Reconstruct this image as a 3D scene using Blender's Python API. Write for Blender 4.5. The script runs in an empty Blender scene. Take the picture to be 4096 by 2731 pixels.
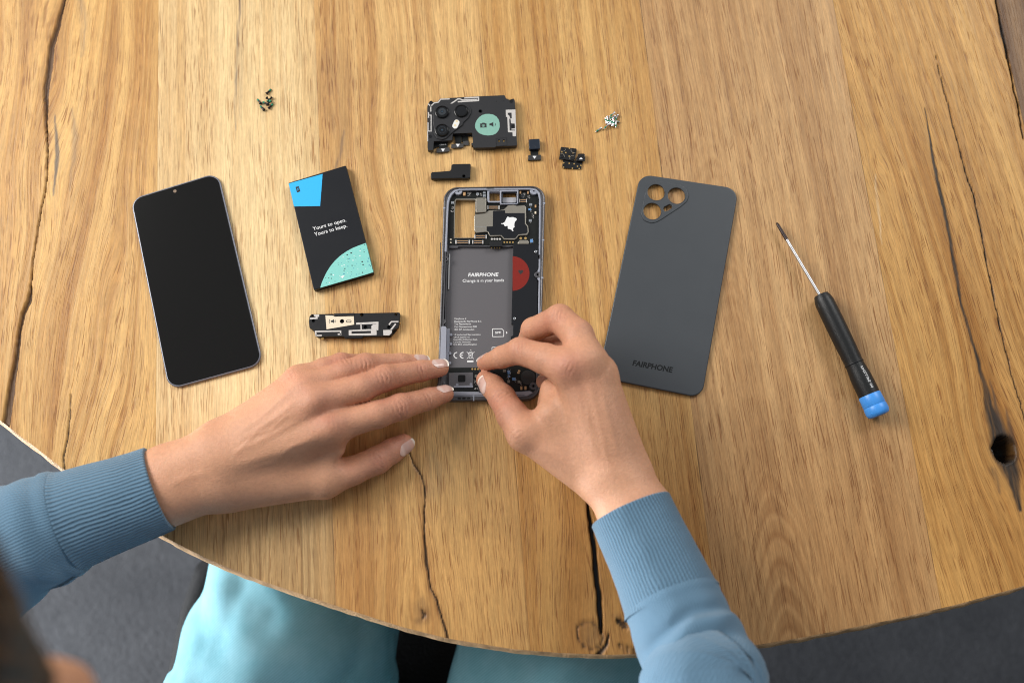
import bpy, bmesh, math, random
import numpy as np
from mathutils import Vector, Matrix

random.seed(4)
SC = bpy.context.scene
COL = SC.collection

# ------------------------------------------------------------------ camera, light, exposure
TILT = math.radians(14.0)
DIST = 725.0                       # mm from the lens to the table along the view axis
FPX = 35.0 / 36.0 * 4096.0
CAM = np.array([0.0, -DIST * math.sin(TILT), DIST * math.cos(TILT)])
cd = bpy.data.cameras.new('camera')
cd.lens = 35; cd.sensor_width = 36; cd.clip_start = 0.02; cd.clip_end = 30
cd.dof.use_dof = True
cd.dof.focus_distance = 0.722
cd.dof.aperture_fstop = 3.9
cam = bpy.data.objects.new('camera', cd); COL.objects.link(cam)
cam.location = CAM / 1000; cam.rotation_euler = (TILT, 0, 0)
SC.camera = cam
SC.cycles.filter_width = 1.05

world = bpy.data.worlds.new('World'); SC.world = world; world.use_nodes = True
bg = world.node_tree.nodes['Background']
bg.inputs['Color'].default_value = (0.90, 0.95, 1.0, 1)
# the room: brighter towards the windows ahead, dimmer behind the sitter
_nt = world.node_tree
_g = _nt.nodes.new('ShaderNodeTexCoord'); _d = _nt.nodes.new('ShaderNodeVectorMath'); _d.operation = 'DOT_PRODUCT'
_d.inputs[1].default_value = (-0.25, 0.80, 0.50)
_m = _nt.nodes.new('ShaderNodeMapRange'); _m.inputs['From Min'].default_value = -0.5; _m.inputs['From Max'].default_value = 1.0
_m.inputs['To Min'].default_value = 0.15; _m.inputs['To Max'].default_value = 0.54
_nt.links.new(_g.outputs['Generated'], _d.inputs[0]); _nt.links.new(_d.outputs['Value'], _m.inputs['Value'])
_nt.links.new(_m.outputs['Result'], bg.inputs['Strength'])

def area(name, loc, target, size, power, color, sy=None):
    l = bpy.data.lights.new(name, 'AREA'); l.energy = power; l.color = color
    l.shape = 'RECTANGLE'; l.size = size; l.size_y = sy or size
    o = bpy.data.objects.new(name, l); COL.objects.link(o)
    o.location = loc
    o.rotation_euler = (Vector(target) - Vector(loc)).to_track_quat('-Z', 'Y').to_euler()
    return o
area('window_light_from_left', (-1.35, 0.50, 1.05), (-0.05, 0, 0), 0.85, 34, (1.0, 0.965, 0.92), 0.85)
area('window_light_from_right', (1.5, 1.5, 1.7), (0, 0, 0), 1.0, 29, (1.0, 0.985, 0.96), 0.9)
area('window_light_low', (-1.8, -0.46, -0.26), (-0.2, -0.30, -0.17), 0.36, 74, (0.95, 0.98, 1.0), 0.42)

SC.view_settings.view_transform = 'Standard'
SC.view_settings.look = 'None'
SC.view_settings.exposure = 0.0
SC.view_settings.gamma = 1.0
SC.view_settings.use_curve_mapping = False

# ------------------------------------------------------------------ helpers (millimetres in, metres out)
_L = np.array([0, math.sin(TILT), -math.cos(TILT)]); _U = np.array([0, math.cos(TILT), math.sin(TILT)])
def W(x, y, z=0.0):
    d = _L + (x - 2048) / FPX * np.array([1.0, 0, 0]) + (1365.5 - y) / FPX * _U
    return CAM + d * ((z - CAM[2]) / d[2])
def crop(x0, y0, s):
    return lambda x, y, z=0.0: W(x0 + x * s, y0 + y * s, z)
A = crop(1600, 300, 800 / 2352)
B = crop(1700, 700, 560 / 2352)
C = crop(1700, 1050, 560 / 2352)
D = crop(1700, 1300, 600 / 2352)
E = crop(1100, 600, 600 / 1176)
F = crop(2380, 660, 620 / 1013)
G = crop(3050, 850, 600 / 1081)
P = crop(0, 0, 4096 / 2352)
HL = crop(1000, 1250, 900 / 1764)
HR = crop(1800, 1150, 1000 / 1568)

def tag(o, label=None, cat=None, group=None, kind=None):
    if label: o['label'] = label
    if cat: o['category'] = cat
    if group: o['group'] = group
    if kind: o['kind'] = kind
    return o
def thing(name, loc, label, cat, group=None):
    o = bpy.data.objects.new(name, None); COL.objects.link(o)
    o.empty_display_size = 0.01
    o.location = Vector(loc) / 1000
    return tag(o, label, cat, group)
def root_loc(p):
    l = Vector((0, 0, 0))
    while p is not None:
        l = l + p.location; p = p.parent
    return l
def link(name, me, mat, parent=None, smooth=False, angle=None):
    """mesh in world millimetres -> object, local to its parent"""
    n = len(me.vertices)
    co = np.empty(n * 3, np.float32); me.vertices.foreach_get('co', co)
    co = co.reshape(-1, 3) / 1000
    off = np.array(root_loc(parent)) if parent else np.zeros(3)
    me.vertices.foreach_set('co', (co - off).astype(np.float32).ravel())
    if mat is not None:
        me.materials.clear()
        for m in (mat if isinstance(mat, (list, tuple)) else [mat]): me.materials.append(m)
    if smooth: me.shade_smooth()
    if angle: me.set_sharp_from_angle(angle=math.radians(angle))
    me.update()
    o = bpy.data.objects.new(name, me); COL.objects.link(o)
    if parent: o.parent = parent
    return o
def np_mesh(name, V, Fq, uv=None):
    me = bpy.data.meshes.new(name)
    V = np.asarray(V, np.float32); Fq = np.asarray(Fq, np.int32)
    k = Fq.shape[1]
    me.vertices.add(len(V)); me.vertices.foreach_set('co', V.ravel())
    me.loops.add(Fq.size); me.loops.foreach_set('vertex_index', Fq.ravel())
    me.polygons.add(len(Fq)); me.polygons.foreach_set('loop_start', np.arange(0, Fq.size, k, dtype=np.int32))
    me.update(calc_edges=True)
    if uv is not None:
        l = me.uv_layers.new(name='UVMap')
        l.data.foreach_set('uv', np.asarray(uv, np.float32)[Fq.ravel()].ravel())
    return me

def rounded(pts, r):
    """round the corners of a closed 2D loop; r number or list"""
    n = len(pts); out = []
    for i in range(n):
        p = Vector(pts[i][:2]); a = Vector(pts[i - 1][:2]); b = Vector(pts[(i + 1) % n][:2])
        rr = r[i] if isinstance(r, (list, tuple)) else r
        u = a - p; v = b - p
        lu, lv = u.length, v.length
        if rr <= 0 or lu < 1e-6 or lv < 1e-6: out.append((p.x, p.y)); continue
        ang = u.angle(v)
        if ang > math.radians(172): out.append((p.x, p.y)); continue
        d = rr / math.tan(ang / 2); d = min(d, lu * .48, lv * .48)
        q0 = p + u.normalized() * d; q1 = p + v.normalized() * d
        rad = d * math.tan(ang / 2)
        steps = max(2, int(min(12, rad * 2 + 3)))
        for k in range(steps + 1):
            t = k / steps
            # quadratic-ish arc, good enough for small fillets
            w = 1.0 * math.sin(ang / 2)
            x0, x1, x2 = (1 - t) ** 2, 2 * t * (1 - t) * w, t * t
            s = x0 + x1 + x2
            q = (q0 * x0 + p * x1 + q1 * x2) / s
            out.append((q.x, q.y))
    return out
def T(fn, pts, z): return [tuple(fn(x, y, z)[:2]) for x, y in pts]
def circ(c, r, n=24, ry=None, rot=0):
    ry = ry or r
    o = []
    for i in range(n):
        a = 2 * math.pi * i / n; x, y = r * math.cos(a), ry * math.sin(a)
        o.append((c[0] + x * math.cos(rot) - y * math.sin(rot), c[1] + x * math.sin(rot) + y * math.cos(rot)))
    return o
def plate_mesh(loops, z0, z1, bevel=0.0, seg=2):
    cu = bpy.data.curves.new('c', 'CURVE'); cu.dimensions = '2D'; cu.fill_mode = 'BOTH'
    for lp in loops:
        s = cu.splines.new('POLY'); s.points.add(len(lp) - 1)
        for i, q in enumerate(lp): s.points[i].co = (q[0], q[1], 0, 1)
        s.use_cyclic_u = True
    h = abs(z1 - z0) / 2
    bevel = min(bevel, h * .95)
    cu.extrude = max(h - bevel, 0)
    if bevel > 0:
        cu.bevel_depth = bevel; cu.bevel_resolution = seg; cu.offset = -bevel
    ob = bpy.data.objects.new('c', cu)
    me = bpy.data.meshes.new_from_object(ob)
    bpy.data.objects.remove(ob); bpy.data.curves.remove(cu)
    for v in me.vertices: v.co.z += (z0 + z1) / 2
    return me
def plate(name, loops, z0, z1, mat, parent, bevel=0.0, smooth=True, seg=2):
    if not isinstance(loops[0][0], (list, tuple, np.ndarray)): loops = [loops]
    me = plate_mesh(loops, z0, z1, bevel, seg)
    o = link(name, me, mat, parent, smooth=bevel > 0 and smooth, angle=35 if bevel > 0 else None)
    return o
def flat_mesh(loops, z):
    me = plate_mesh(loops, z, z, 0)
    return me
def merge(meshes, name='m'):
    bm = bmesh.new()
    for m in meshes:
        bm.from_mesh(m)
        bpy.data.meshes.remove(m)
    me = bpy.data.meshes.new(name); bm.to_mesh(me); bm.free()
    return me
def multi(name, items, mat, parent, **kw):
    """items: list of (loops, z0, z1[, bevel]) -> ONE mesh"""
    ms = []
    for it in items:
        lp = it[0]
        if not isinstance(lp[0][0], (list, tuple, np.ndarray)): lp = [lp]
        ms.append(plate_mesh(lp, it[1], it[2], it[3] if len(it) > 3 else 0))
    return link(name, merge(ms), mat, parent, smooth=False)
def strip(pts, w, closed=False):
    """polyline -> polygon outline with mitred joints (2D mm)"""
    p = [Vector(q[:2]) for q in pts]; n = len(p); L_, R_ = [], []
    for i in range(n):
        d0 = (p[i] - p[i - 1]).normalized() if i > 0 else (p[1] - p[0]).normalized()
        d1 = (p[i + 1] - p[i]).normalized() if i < n - 1 else d0
        m = (d0 + d1)
        m = m.normalized() if m.length > 1e-6 else d0
        nrm = Vector((-m.y, m.x)); c = max(0.4, nrm.dot(Vector((-d1.y, d1.x))))
        ww = (w[i] if isinstance(w, (list, tuple)) else w) / 2 / c
        L_.append(tuple(p[i] + nrm * ww)); R_.append(tuple(p[i] - nrm * ww))
    return L_ + R_[::-1]
def text_mesh(s, size, bold=0.0, shear=0.0, spacing=1.0, extrude=0.0):
    cu = bpy.data.curves.new('t', 'FONT'); cu.body = s; cu.size = size * 1.4
    cu.offset = bold * size; cu.shear = shear; cu.space_character = spacing; cu.extrude = extrude
    cu.resolution_u = 3
    ob = bpy.data.objects.new('t', cu)
    me = bpy.data.meshes.new_from_object(ob)
    bpy.data.objects.remove(ob); bpy.data.curves.remove(cu)
    return me
def put_text(s, p0, p1, z, cap=None, bold=0.02, shear=0.0, extrude=0.02):
    """baseline runs from p0 to p1 (2D mm): scaled to fill that length"""
    me = text_mesh(s, 10, bold, shear)
    co = np.array([v.co[:] for v in me.vertices])
    w = co[:, 0].max() - co[:, 0].min(); x0 = co[:, 0].min()
    p0 = np.array(p0[:2]); p1 = np.array(p1[:2]); d = p1 - p0; Ln = np.linalg.norm(d); d = d / Ln
    k = Ln / w
    ky = k if cap is None else cap / (co[:, 1].max())
    for v in me.vertices:
        x = (v.co.x - x0) * k; y = v.co.y * ky
        v.co = (p0[0] + d[0] * x - d[1] * y, p0[1] + d[1] * x + d[0] * y, z)
    return me
def lathe_mesh(p0, p1, prof, n=32, facet=False):
    """prof: list of (t in mm from p0 along axis, radius)"""
    p0 = np.array(p0, float); p1 = np.array(p1, float); ax = p1 - p0; ax /= np.linalg.norm(ax)
    u = np.cross(ax, [0, 0, 1.0]) if abs(ax[2]) < .99 else np.array([1.0, 0, 0]); u /= np.linalg.norm(u); v = np.cross(u, ax)
    th = np.arange(n) * 2 * math.pi / n
    V = []
    for t, r in prof:
        V.append(p0 + ax * t + r * (np.cos(th)[:, None] * u + np.sin(th)[:, None] * v))
    V = np.concatenate(V); Fq = []
    m = len(prof)
    for i in range(m - 1):
        for j in range(n):
            k = (j + 1) % n
            Fq.append((i * n + j, i * n + k, (i + 1) * n + k, (i + 1) * n + j))
    me = bpy.data.meshes.new('l')
    me.from_pydata([tuple(q) for q in V], [], Fq + [tuple(range(n))[::-1], tuple((m - 1) * n + j for j in range(n))])
    bm = bmesh.new(); bm.from_mesh(me); bmesh.ops.recalc_face_normals(bm, faces=bm.faces); bm.to_mesh(me); bm.free()
    return me
def box_mesh(c, sx, sy, z0, z1, rot=0):
    c = c[:2]; l = []
    for a, b in ((-1, -1), (1, -1), (1, 1), (-1, 1)):
        x, y = a * sx / 2, b * sy / 2
        l.append((c[0] + x * math.cos(rot) - y * math.sin(rot), c[1] + x * math.sin(rot) + y * math.cos(rot)))
    V = [(x, y, z0) for x, y in l] + [(x, y, z1) for x, y in l]
    me = bpy.data.meshes.new('b')
    me.from_pydata(V, [], [(3, 2, 1, 0), (4, 5, 6, 7), (0, 1, 5, 4), (1, 2, 6, 5), (2, 3, 7, 6), (3, 0, 4, 7)])
    return me

# ------------------------------------------------------------------ materials
def new_mat(name, col, rough=0.5, metal=0.0, spec=0.5, coat=0.0):
    m = bpy.data.materials.new(name); m.use_nodes = True
    b = m.node_tree.nodes['Principled BSDF']
    b.inputs['Base Color'].default_value = (*col, 1); b.inputs['Roughness'].default_value = rough
    b.inputs['Metallic'].default_value = metal; b.inputs['Specular IOR Level'].default_value = spec
    b.inputs['Coat Weight'].default_value = coat
    return m
def N(m, t, **kw):
    n = m.node_tree.nodes.new(t)
    for k, v in kw.items():
        if k in n.inputs.keys(): n.inputs[k].default_value = v
        else: setattr(n, k, v)
    return n
def K(m, a, b): m.node_tree.links.new(a, b)
def grainy(m, scale=900, amt=0.12, bump=0.0, bscale=None, rough_amt=0.0):
    """fine mottling of colour (and bump) in object space"""
    b = m.node_tree.nodes['Principled BSDF']
    tc = N(m, 'ShaderNodeTexCoord'); no = N(m, 'ShaderNodeTexNoise', Scale=scale, Detail=4.0)
    K(m, tc.outputs['Object'], no.inputs['Vector'])
    base = b.inputs['Base Color'].default_value[:]
    mr = N(m, 'ShaderNodeMapRange'); mr.inputs['To Min'].default_value = 1 - amt; mr.inputs['To Max'].default_value = 1 + amt
    mr.inputs['From Min'].default_value = .3; mr.inputs['From Max'].default_value = .7
    K(m, no.outputs['Fac'], mr.inputs['Value'])
    vm = N(m, 'ShaderNodeVectorMath', operation='SCALE'); vm.inputs[0].default_value = base[:3]
    K(m, mr.outputs['Result'], vm.inputs['Scale']); K(m, vm.outputs['Vector'], b.inputs['Base Color'])
    if bump:
        n2 = N(m, 'ShaderNodeTexNoise', Scale=bscale or scale, Detail=3.0); K(m, tc.outputs['Object'], n2.inputs['Vector'])
        bp = N(m, 'ShaderNodeBump', Strength=1.0, Distance=bump); K(m, n2.outputs['Fac'], bp.inputs['Height'])
        K(m, bp.outputs['Normal'], b.inputs['Normal'])
    if rough_amt:
        n3 = N(m, 'ShaderNodeTexNoise', Scale=60.0, Detail=5.0); K(m, tc.outputs['Object'], n3.inputs['Vector'])
        m3 = N(m, 'ShaderNodeMapRange'); r0 = b.inputs['Roughness'].default_value
        m3.inputs['To Min'].default_value = r0 - rough_amt; m3.inputs['To Max'].default_value = r0 + rough_amt
        K(m, n3.outputs['Fac'], m3.inputs['Value']); K(m, m3.outputs['Result'], b.inputs['Roughness'])
    return m
def srgb(r, g, b, k=1.0):
    f = lambda c: ((c / 255 + .055) / 1.055) ** 2.4 if c > 10 else c / 255 / 12.92
    return (f(r) * k, f(g) * k, f(b) * k)

M_black = grainy(new_mat('black_plastic', (0.011, 0.011, 0.012), .42, 0, .32), 2500, .2, 0.00004, 6000, .08)
M_blackcard = grainy(new_mat('black_satin_label', (0.008, 0.009, 0.012), .42, 0, .25), 1500, .12, 0.00002, 5000, .05)
M_housing = grainy(new_mat('camera_housing', (0.022, 0.022, 0.024), .45, 0, .35), 2500, .15, 0.00004, 6000, .08)
M_barrel = new_mat('lens_barrel', (0.004, 0.004, 0.004), .22, 0, .4)
M_pcb = grainy(new_mat('black_circuit_board', (0.008, 0.009, 0.008), .38, 0, .3), 600, .25, 0, None, .06)
M_glossblack = new_mat('black_glass', (0.006, 0.0055, 0.005), .14, 0, .25)
M_lens = new_mat('lens_glass', (0.002, 0.002, 0.003), .04, 0, .45, .3)
M_lensmid = new_mat('lens_inner', (0.03, 0.035, 0.04), .25)
M_void = new_mat('dark_recess', (0.002, 0.002, 0.002), .8)
M_frame = grainy(new_mat('grey_anodised_frame', (0.105, 0.098, 0.10), .36, .55), 1500, .08)
M_rail = grainy(new_mat('dark_grey_rail', (0.085, 0.083, 0.09), .4, .3), 1200, .1)
M_lilac = grainy(new_mat('lilac_grey_plastic', (0.30, 0.315, 0.37), .40), 700, .06)
M_bay = grainy(new_mat('grey_battery_bay', (0.125, 0.118, 0.125), .45, .25), 2500, .14)
M_shield = grainy(new_mat('metal_shield', (0.33, 0.30, 0.25), .38, .75), 1800, .1)
M_chrome = new_mat('bright_metal', (0.75, 0.75, 0.76), .2, 1.0)
M_steel = grainy(new_mat('screw_steel', (0.78, 0.78, 0.80), .25, 1.0), 2000, .1)
M_shaft = new_mat('satin_steel', (0.50, 0.50, 0.51), .42, 1.0)
M_blacksteel = new_mat('blackened_steel', (0.02, 0.02, 0.022), .3, .6)
M_green = new_mat('green_thread_lock', (0.012, 0.24, 0.13), .45)
M_gold = new_mat('gold_contact', (0.78, 0.50, 0.18), .3, .85)
M_copper = new_mat('tan_component', (0.55, 0.33, 0.16), .4, .3)
M_bluechip = new_mat('blue_component', (0.12, 0.27, 0.52), .4)
M_white = new_mat('white_print', (0.78, 0.78, 0.78), .5)
M_greyprint = new_mat('light_print', (0.6, 0.6, 0.6), .5)
M_trace = grainy(new_mat('silver_antenna_trace', (0.60, 0.57, 0.54), .42, .25), 900, .06)
M_cream = grainy(new_mat('cream_label', (0.76, 0.66, 0.50), .55), 900, .04)
M_sage = grainy(new_mat('sage_green_label', (0.21, 0.42, 0.34), .55), 900, .04)
M_red = grainy(new_mat('red_label', (0.20, 0.010, 0.004), .55, 0, .3), 1500, .12)
M_darkprint = new_mat('dark_print', (0.012, 0.014, 0.014), .6)
M_navy = new_mat('dark_navy_plastic', (0.010, 0.016, 0.028), .3)
M_flash = new_mat('flash_diffuser', (0.75, 0.74, 0.70), .25)
M_cyan = grainy(new_mat('bright_blue_print', (0.02, 0.44, 0.86), .45), 900, .03)
M_teal = grainy(new_mat('mint_print', (0.22, 0.60, 0.54), .5), 900, .04)
M_speck_w = new_mat('white_speck', (0.62, 0.68, 0.66), .5)
M_speck_b = new_mat('blue_speck', (0.05, 0.25, 0.38), .5)
M_cover = grainy(new_mat('grey_matt_back_cover', (0.050, 0.056, 0.063), .38), 4000, .12, 0.00003, 9000, .07)
M_cover2 = new_mat('embossed_dark', (0.010, 0.011, 0.012), .6, 0, .2)
M_rubber = grainy(new_mat('black_rubber_grip', (0.009, 0.0095, 0.010), .4, 0, .4), 2500, .15, 0.0001, 2500)
M_bluecap = grainy(new_mat('blue_cap', (0.055, 0.30, 0.80), .38), 1500, .04)
M_tip = new_mat('dark_bronze_tip', (0.035, 0.022, 0.02), .4, .5)
M_paper = grainy(new_mat('frosted_sheet', (0.42, 0.42, 0.45), .6), 900, .1)
# ------------------------------------------------------------------ numpy noise
_rng = np.random.RandomState(11)
_tab = _rng.rand(4096).astype(np.float32)
def _h(i, j, s): return _tab[(i * 73 + j * 1721 + s * 389 + (i * j) * 7) & 4095]
def vn(x, y, s=0):
    xi = np.floor(x).astype(np.int64); yi = np.floor(y).astype(np.int64)
    fx = x - xi; fy = y - yi
    fx = fx * fx * (3 - 2 * fx); fy = fy * fy * (3 - 2 * fy)
    a = _h(xi, yi, s); b = _h(xi + 1, yi, s); c = _h(xi, yi + 1, s); d = _h(xi + 1, yi + 1, s)
    return (a + (b - a) * fx) * (1 - fy) + (c + (d - c) * fx) * fy
def fbm(x, y, s=0, o=3):
    r = 0; a = .5; t = 0
    for k in range(o):
        r = r + a * vn(x * 2 ** k, y * 2 ** k, s + 17 * k); t += a; a *= .5
    return r / t
def sstep(a, b, x):
    t = np.clip((x - a) / (b - a), 0, 1); return t * t * (3 - 2 * t)

# ------------------------------------------------------------------ floor
def build_floor():
    me = bpy.data.meshes.new('floor')
    z = -742; s = 4000
    me.from_pydata([(-s, -s, z), (s, -s, z), (s, s, z), (-s, s, z)], [], [(0, 1, 2, 3)])
    m = new_mat('dark_grey_carpet', (0.075, 0.077, 0.084), .9)
    b = m.node_tree.nodes['Principled BSDF']; tc = N(m, 'ShaderNodeTexCoord')
    n1 = N(m, 'ShaderNodeTexNoise', Scale=14.0, Detail=6.0); n2 = N(m, 'ShaderNodeTexNoise', Scale=180.0, Detail=3.0)
    K(m, tc.outputs['Object'], n1.inputs['Vector']); K(m, tc.outputs['Object'], n2.inputs['Vector'])
    cr = N(m, 'ShaderNodeValToRGB'); cr.color_ramp.elements[0].position = .3; cr.color_ramp.elements[1].position = .72
    cr.color_ramp.elements[0].color = (0.028, 0.030, 0.036, 1); cr.color_ramp.elements[1].color = (0.060, 0.063, 0.071, 1)
    ad = N(m, 'ShaderNodeMath', operation='MULTIPLY_ADD'); ad.inputs[1].default_value = .5
    K(m, n2.outputs['Fac'], ad.inputs[0]); 
    hf = N(m, 'ShaderNodeMath', operation='MULTIPLY'); hf.inputs[1].default_value = .5; K(m, n1.outputs['Fac'], hf.inputs[0])
    K(m, hf.outputs[0], ad.inputs[2]); K(m, ad.outputs[0], cr.inputs['Fac']); K(m, cr.outputs['Color'], b.inputs['Base Color'])
    bp = N(m, 'ShaderNodeBump', Strength=.6, Distance=.003); K(m, n2.outputs['Fac'], bp.inputs['Height']); K(m, bp.outputs['Normal'], b.inputs['Normal'])
    o = link('floor', me, m); tag(o, kind='structure')
build_floor()

# ------------------------------------------------------------------ table top, built plank by plank in its own frame (s across, t along the grain)
TA = math.radians(4.6)
def to_st(w): return (w[0] * math.cos(TA) + w[1] * math.sin(TA), -w[0] * math.sin(TA) + w[1] * math.cos(TA))
def from_st(s, t): return (s * math.cos(TA) - t * math.sin(TA), s * math.sin(TA) + t * math.cos(TA))
_edge = [(0, 965), (75, 1022), (148, 1078), (260, 1160), (370, 1228), (430, 1260), (500, 1293), (600, 1333), (765, 1388), (920, 1438), (1031, 1466), (1180, 1490), (1290, 1499),
         (1400, 1503), (1500, 1500), (1620, 1494), (1740, 1480), (1850, 1462), (2050, 1422), (2200, 1387), (2352, 1345)]
_est = [to_st(P(x, y, 0)) for x, y in _edge]
_est = [(-500, 240), (-485, 150), (-455, 72), (-415, 12)] + _est + [(470, -155), (580, -75), (650, 20), (690, 130), (705, 230)]
_ex = np.linspace(-500, 705, 2411); _ey = np.interp(_ex, [e[0] for e in _est], [e[1] for e in _est])
_kk = np.exp(-np.linspace(-2, 2, 41) ** 2); _kk /= _kk.sum()
_ey = np.convolve(np.pad(_ey, 20, 'edge'), _kk, 'valid')
def edge_t(s): return np.interp(s, _ex, _ey)
JO = [float(np.mean([to_st(P(x, y, 0))[0] for x, y in e])) for e in
      [[(365, 0), (357, 970)], [(725, 0), (765, 1384)], [(1105, 0), (1196, 1329)], [(1474, 0), (1631, 1307)], [(1915, 0), (2048, 769)], [(2290, 0), (2340, 246)]]]

CRACKS = [  # (points x, y, width in photo-pixels of 2352), depth mm, darkness colour mix
    ([(152, -10, 5), (148, 0, 6), (133, 60, 9), (118, 110, 12), (107, 200, 11), (105, 262, 6), (109, 330, 3), (108, 400, 2.5), (103, 440, 2.5), (88, 520, 2), (76, 600, 2.2), (72, 650, 3), (66, 690, 9), (52, 722, 8), (45, 760, 7), (37, 830, 9), (25, 900, 13), (14, 975, 15)], 2.4, .93, (0.085, 0.038, 0.014)),
    ([(126, 265, 2), (130, 310, 6), (131, 350, 9), (130, 385, 8), (126, 410, 5), (122, 450, 2)], 0, .85, (0.075, 0.068, 0.065)),
    ([(165, 250, 4), (172, 320, 14), (168, 380, 9), (160, 440, 3)], 0, .4, (0.12, 0.10, 0.09)), ([(185, 0, 14), (195, 50, 18), (188, 130, 7)], 0, .4, (0.13, 0.11, 0.10)), ([(60, -5, 60), (70, 60, 60), (50, 140, 20)], 0, .3, (0.25, 0.13, 0.06)),
    ([(552, -5, 5), (548, 60, 5), (545, 120, 6), (541, 190, 6), (540, 250, 4), (541, 300, 1)], 0, .75, (0.16, 0.13, 0.11)),
    ([(560, -5, 12), (555, 120, 14), (549, 280, 8)], 0, .16, (0.25, 0.2, 0.15)),
    ([(163, 905, 1.5), (160, 960, 2.2), (155, 1010, 3), (146, 1050, 3), (148, 1085, 4)], 1.2, .9, (0.03, 0.015, 0.01)),
    ([(180, 560, 1), (165, 640, 2.5), (170, 700, 1)], 0, .35, (0.3, 0.2, 0.1)),
    ([(2125, 250, 1), (2135, 310, 4), (2148, 390, 7), (2165, 460, 8), (2182, 540, 7), (2195, 620, 8), (2206, 690, 6), (2230, 770, 6), (2247, 830, 7), (2262, 880, 9), (2272, 930, 18), (2290, 985, 32), (2306, 1032, 50), (2322, 1080, 36), (2333, 1120, 18), (2345, 1170, 8)], .45, .95, (0.016, 0.014, 0.013)),
    ([(2272, 870, 2), (2290, 935, 7), (2308, 1000, 12)], 0, .7, (0.04, 0.032, 0.03)),
    ([(2310, 940, 2), (2318, 970, 8), (2325, 1010, 14)], 0, .6, (0.04, 0.032, 0.03)),
    ([(2280, 1080, 14), (2296, 1130, 6)], 0, .5, (0.06, 0.045, 0.035)),
    ([(2150, 130, 1), (2165, 190, 1.5), (2185, 270, 2), (2203, 340, 3), (2219, 395, 3.2), (2238, 455, 3.5), (2250, 505, 3), (2264, 590, 3), (2282, 680, 2.6), (2302, 770, 2.6), (2322, 850, 2.2), (2338, 905, 2), (2350, 950, 2), (2365, 1000, 2)], 1.6, .95, (0.012, 0.010, 0.010)),
    ([(2190, 200, 2), (2215, 330, 6), (2245, 430, 9), (2262, 560, 3)], 0, .2, (0.2, 0.13, 0.08)),
    ([(2286, -10, 4), (2292, 20, 5), (2303, 75, 8), (2313, 120, 6), (2325, 180, 4), (2340, 250, 4), (2352, 320, 3)], 2.5, .95, (0.012, 0.010, 0.010)),
    ([(935, 1010, 1), (939, 1033, 2), (950, 1065, 2.5), (968, 1092, 3), (976, 1120, 3.2), (975, 1177, 3), (974, 1220, 3), (977, 1265, 5), (979, 1290, 6), (985, 1330, 3), (989, 1350, 3), (1003, 1378, 4.5), (1014, 1410, 4), (1023, 1440, 4), (1032, 1475, 5)], 1.6, .9, (0.035, 0.02, 0.012)),
    ([(970, 1375, 8), (966, 1395, 22), (975, 1412, 26), (962, 1424, 14)], .2, .45, (0.11, 0.055, 0.03)),
    ([(967, 1402, 4), (975, 1412, 7), (972, 1420, 4)], 1.2, .8, (0.03, 0.014, 0.008)),
    ([(1349, 1130, 3), (1352, 1167, 5), (1358, 1210, 9), (1364, 1260, 9), (1370, 1310, 10), (1375, 1360, 10), (1379, 1410, 10), (1381, 1450, 6)], 4.0, 1.0, (0.006, 0.005, 0.005)),
    ([(1325, 1440, 3), (1335, 1432, 5), (1352, 1428, 6), (1368, 1434, 5), (1380, 1450, 6), (1386, 1465, 5), (1380, 1482, 4), (1362, 1490, 3), (1340, 1484, 3), (1328, 1462, 3), (1325, 1442, 3)], 1.0, .62, (0.02, 0.012, 0.01)),
    ([(1350, 1440, 20), (1358, 1455, 34), (1356, 1470, 24)], 0.3, .6, (0.16, 0.08, 0.035)),
    ([(1326, 1450, 2), (1330, 1470, 2.5), (1345, 1482, 2)], .3, .6, (0.06, 0.03, 0.02)),
    ([(1398, 1455, 3), (1395, 1480, 5), (1378, 1500, 9), (1368, 1510, 7)], 1.5, .9, (0.02, 0.013, 0.01)),
    ([(1420, 1425, 8), (1433, 1434, 12), (1438, 1440, 8)], 2.5, .85, (0.02, 0.011, 0.008)),
    ([(1408, 1412, 6), (1425, 1418, 10), (1445, 1415, 7)], .5, .35, (0.2, 0.12, 0.07)),
    ([(1425, 1480, 8), (1440, 1490, 16), (1460, 1498, 12)], 1.8, .6, (0.06, 0.035, 0.025)),
    ([(508, 1170, 1), (511, 1200, 2.5), (513, 1230, 4), (509, 1260, 6), (507, 1290, 7)], 1.2, .55, (0.16, 0.09, 0.05)),
    ([(760, 140, 60), (775, 200, 90), (768, 260, 60), (790, 330, 20), (772, 400, 12)], 0, .26, (0.20, 0.11, 0.055)),
    ([(790, 300, 3), (785, 330, 6), (779, 365, 6), (770, 390, 4)], 0, .5, (0.14, 0.10, 0.08)),
    ([(990, 1050, 20), (1005, 1090, 40), (990, 1130, 30)], 0, .32, (0.13, 0.10, 0.075)),
    ([(838, 525, 8), (850, 560, 14), (862, 590, 20), (850, 640, 8)], 0, .28, (0.30, 0.16, 0.07)),
    ([(2012, 400, 2), (2010, 430, 4), (2018, 480, 5), (2026, 560, 2)], 0, -.5, (0.75, 0.58, 0.36)),
    ([(700, 1060, 40), (690, 1160, 60), (660, 1280, 60)], 0, .10, (0.2, 0.12, 0.06)),
]
KNOTS = [(P(1356, 1453, 0), 26), (P(2307, 1032, 0), 26), (P(966, 1400, 0), 22), (P(856, 570, 0), 16), (P(1436, 1440, 0), 14), (P(2025, 395, 0), 7)]

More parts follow.
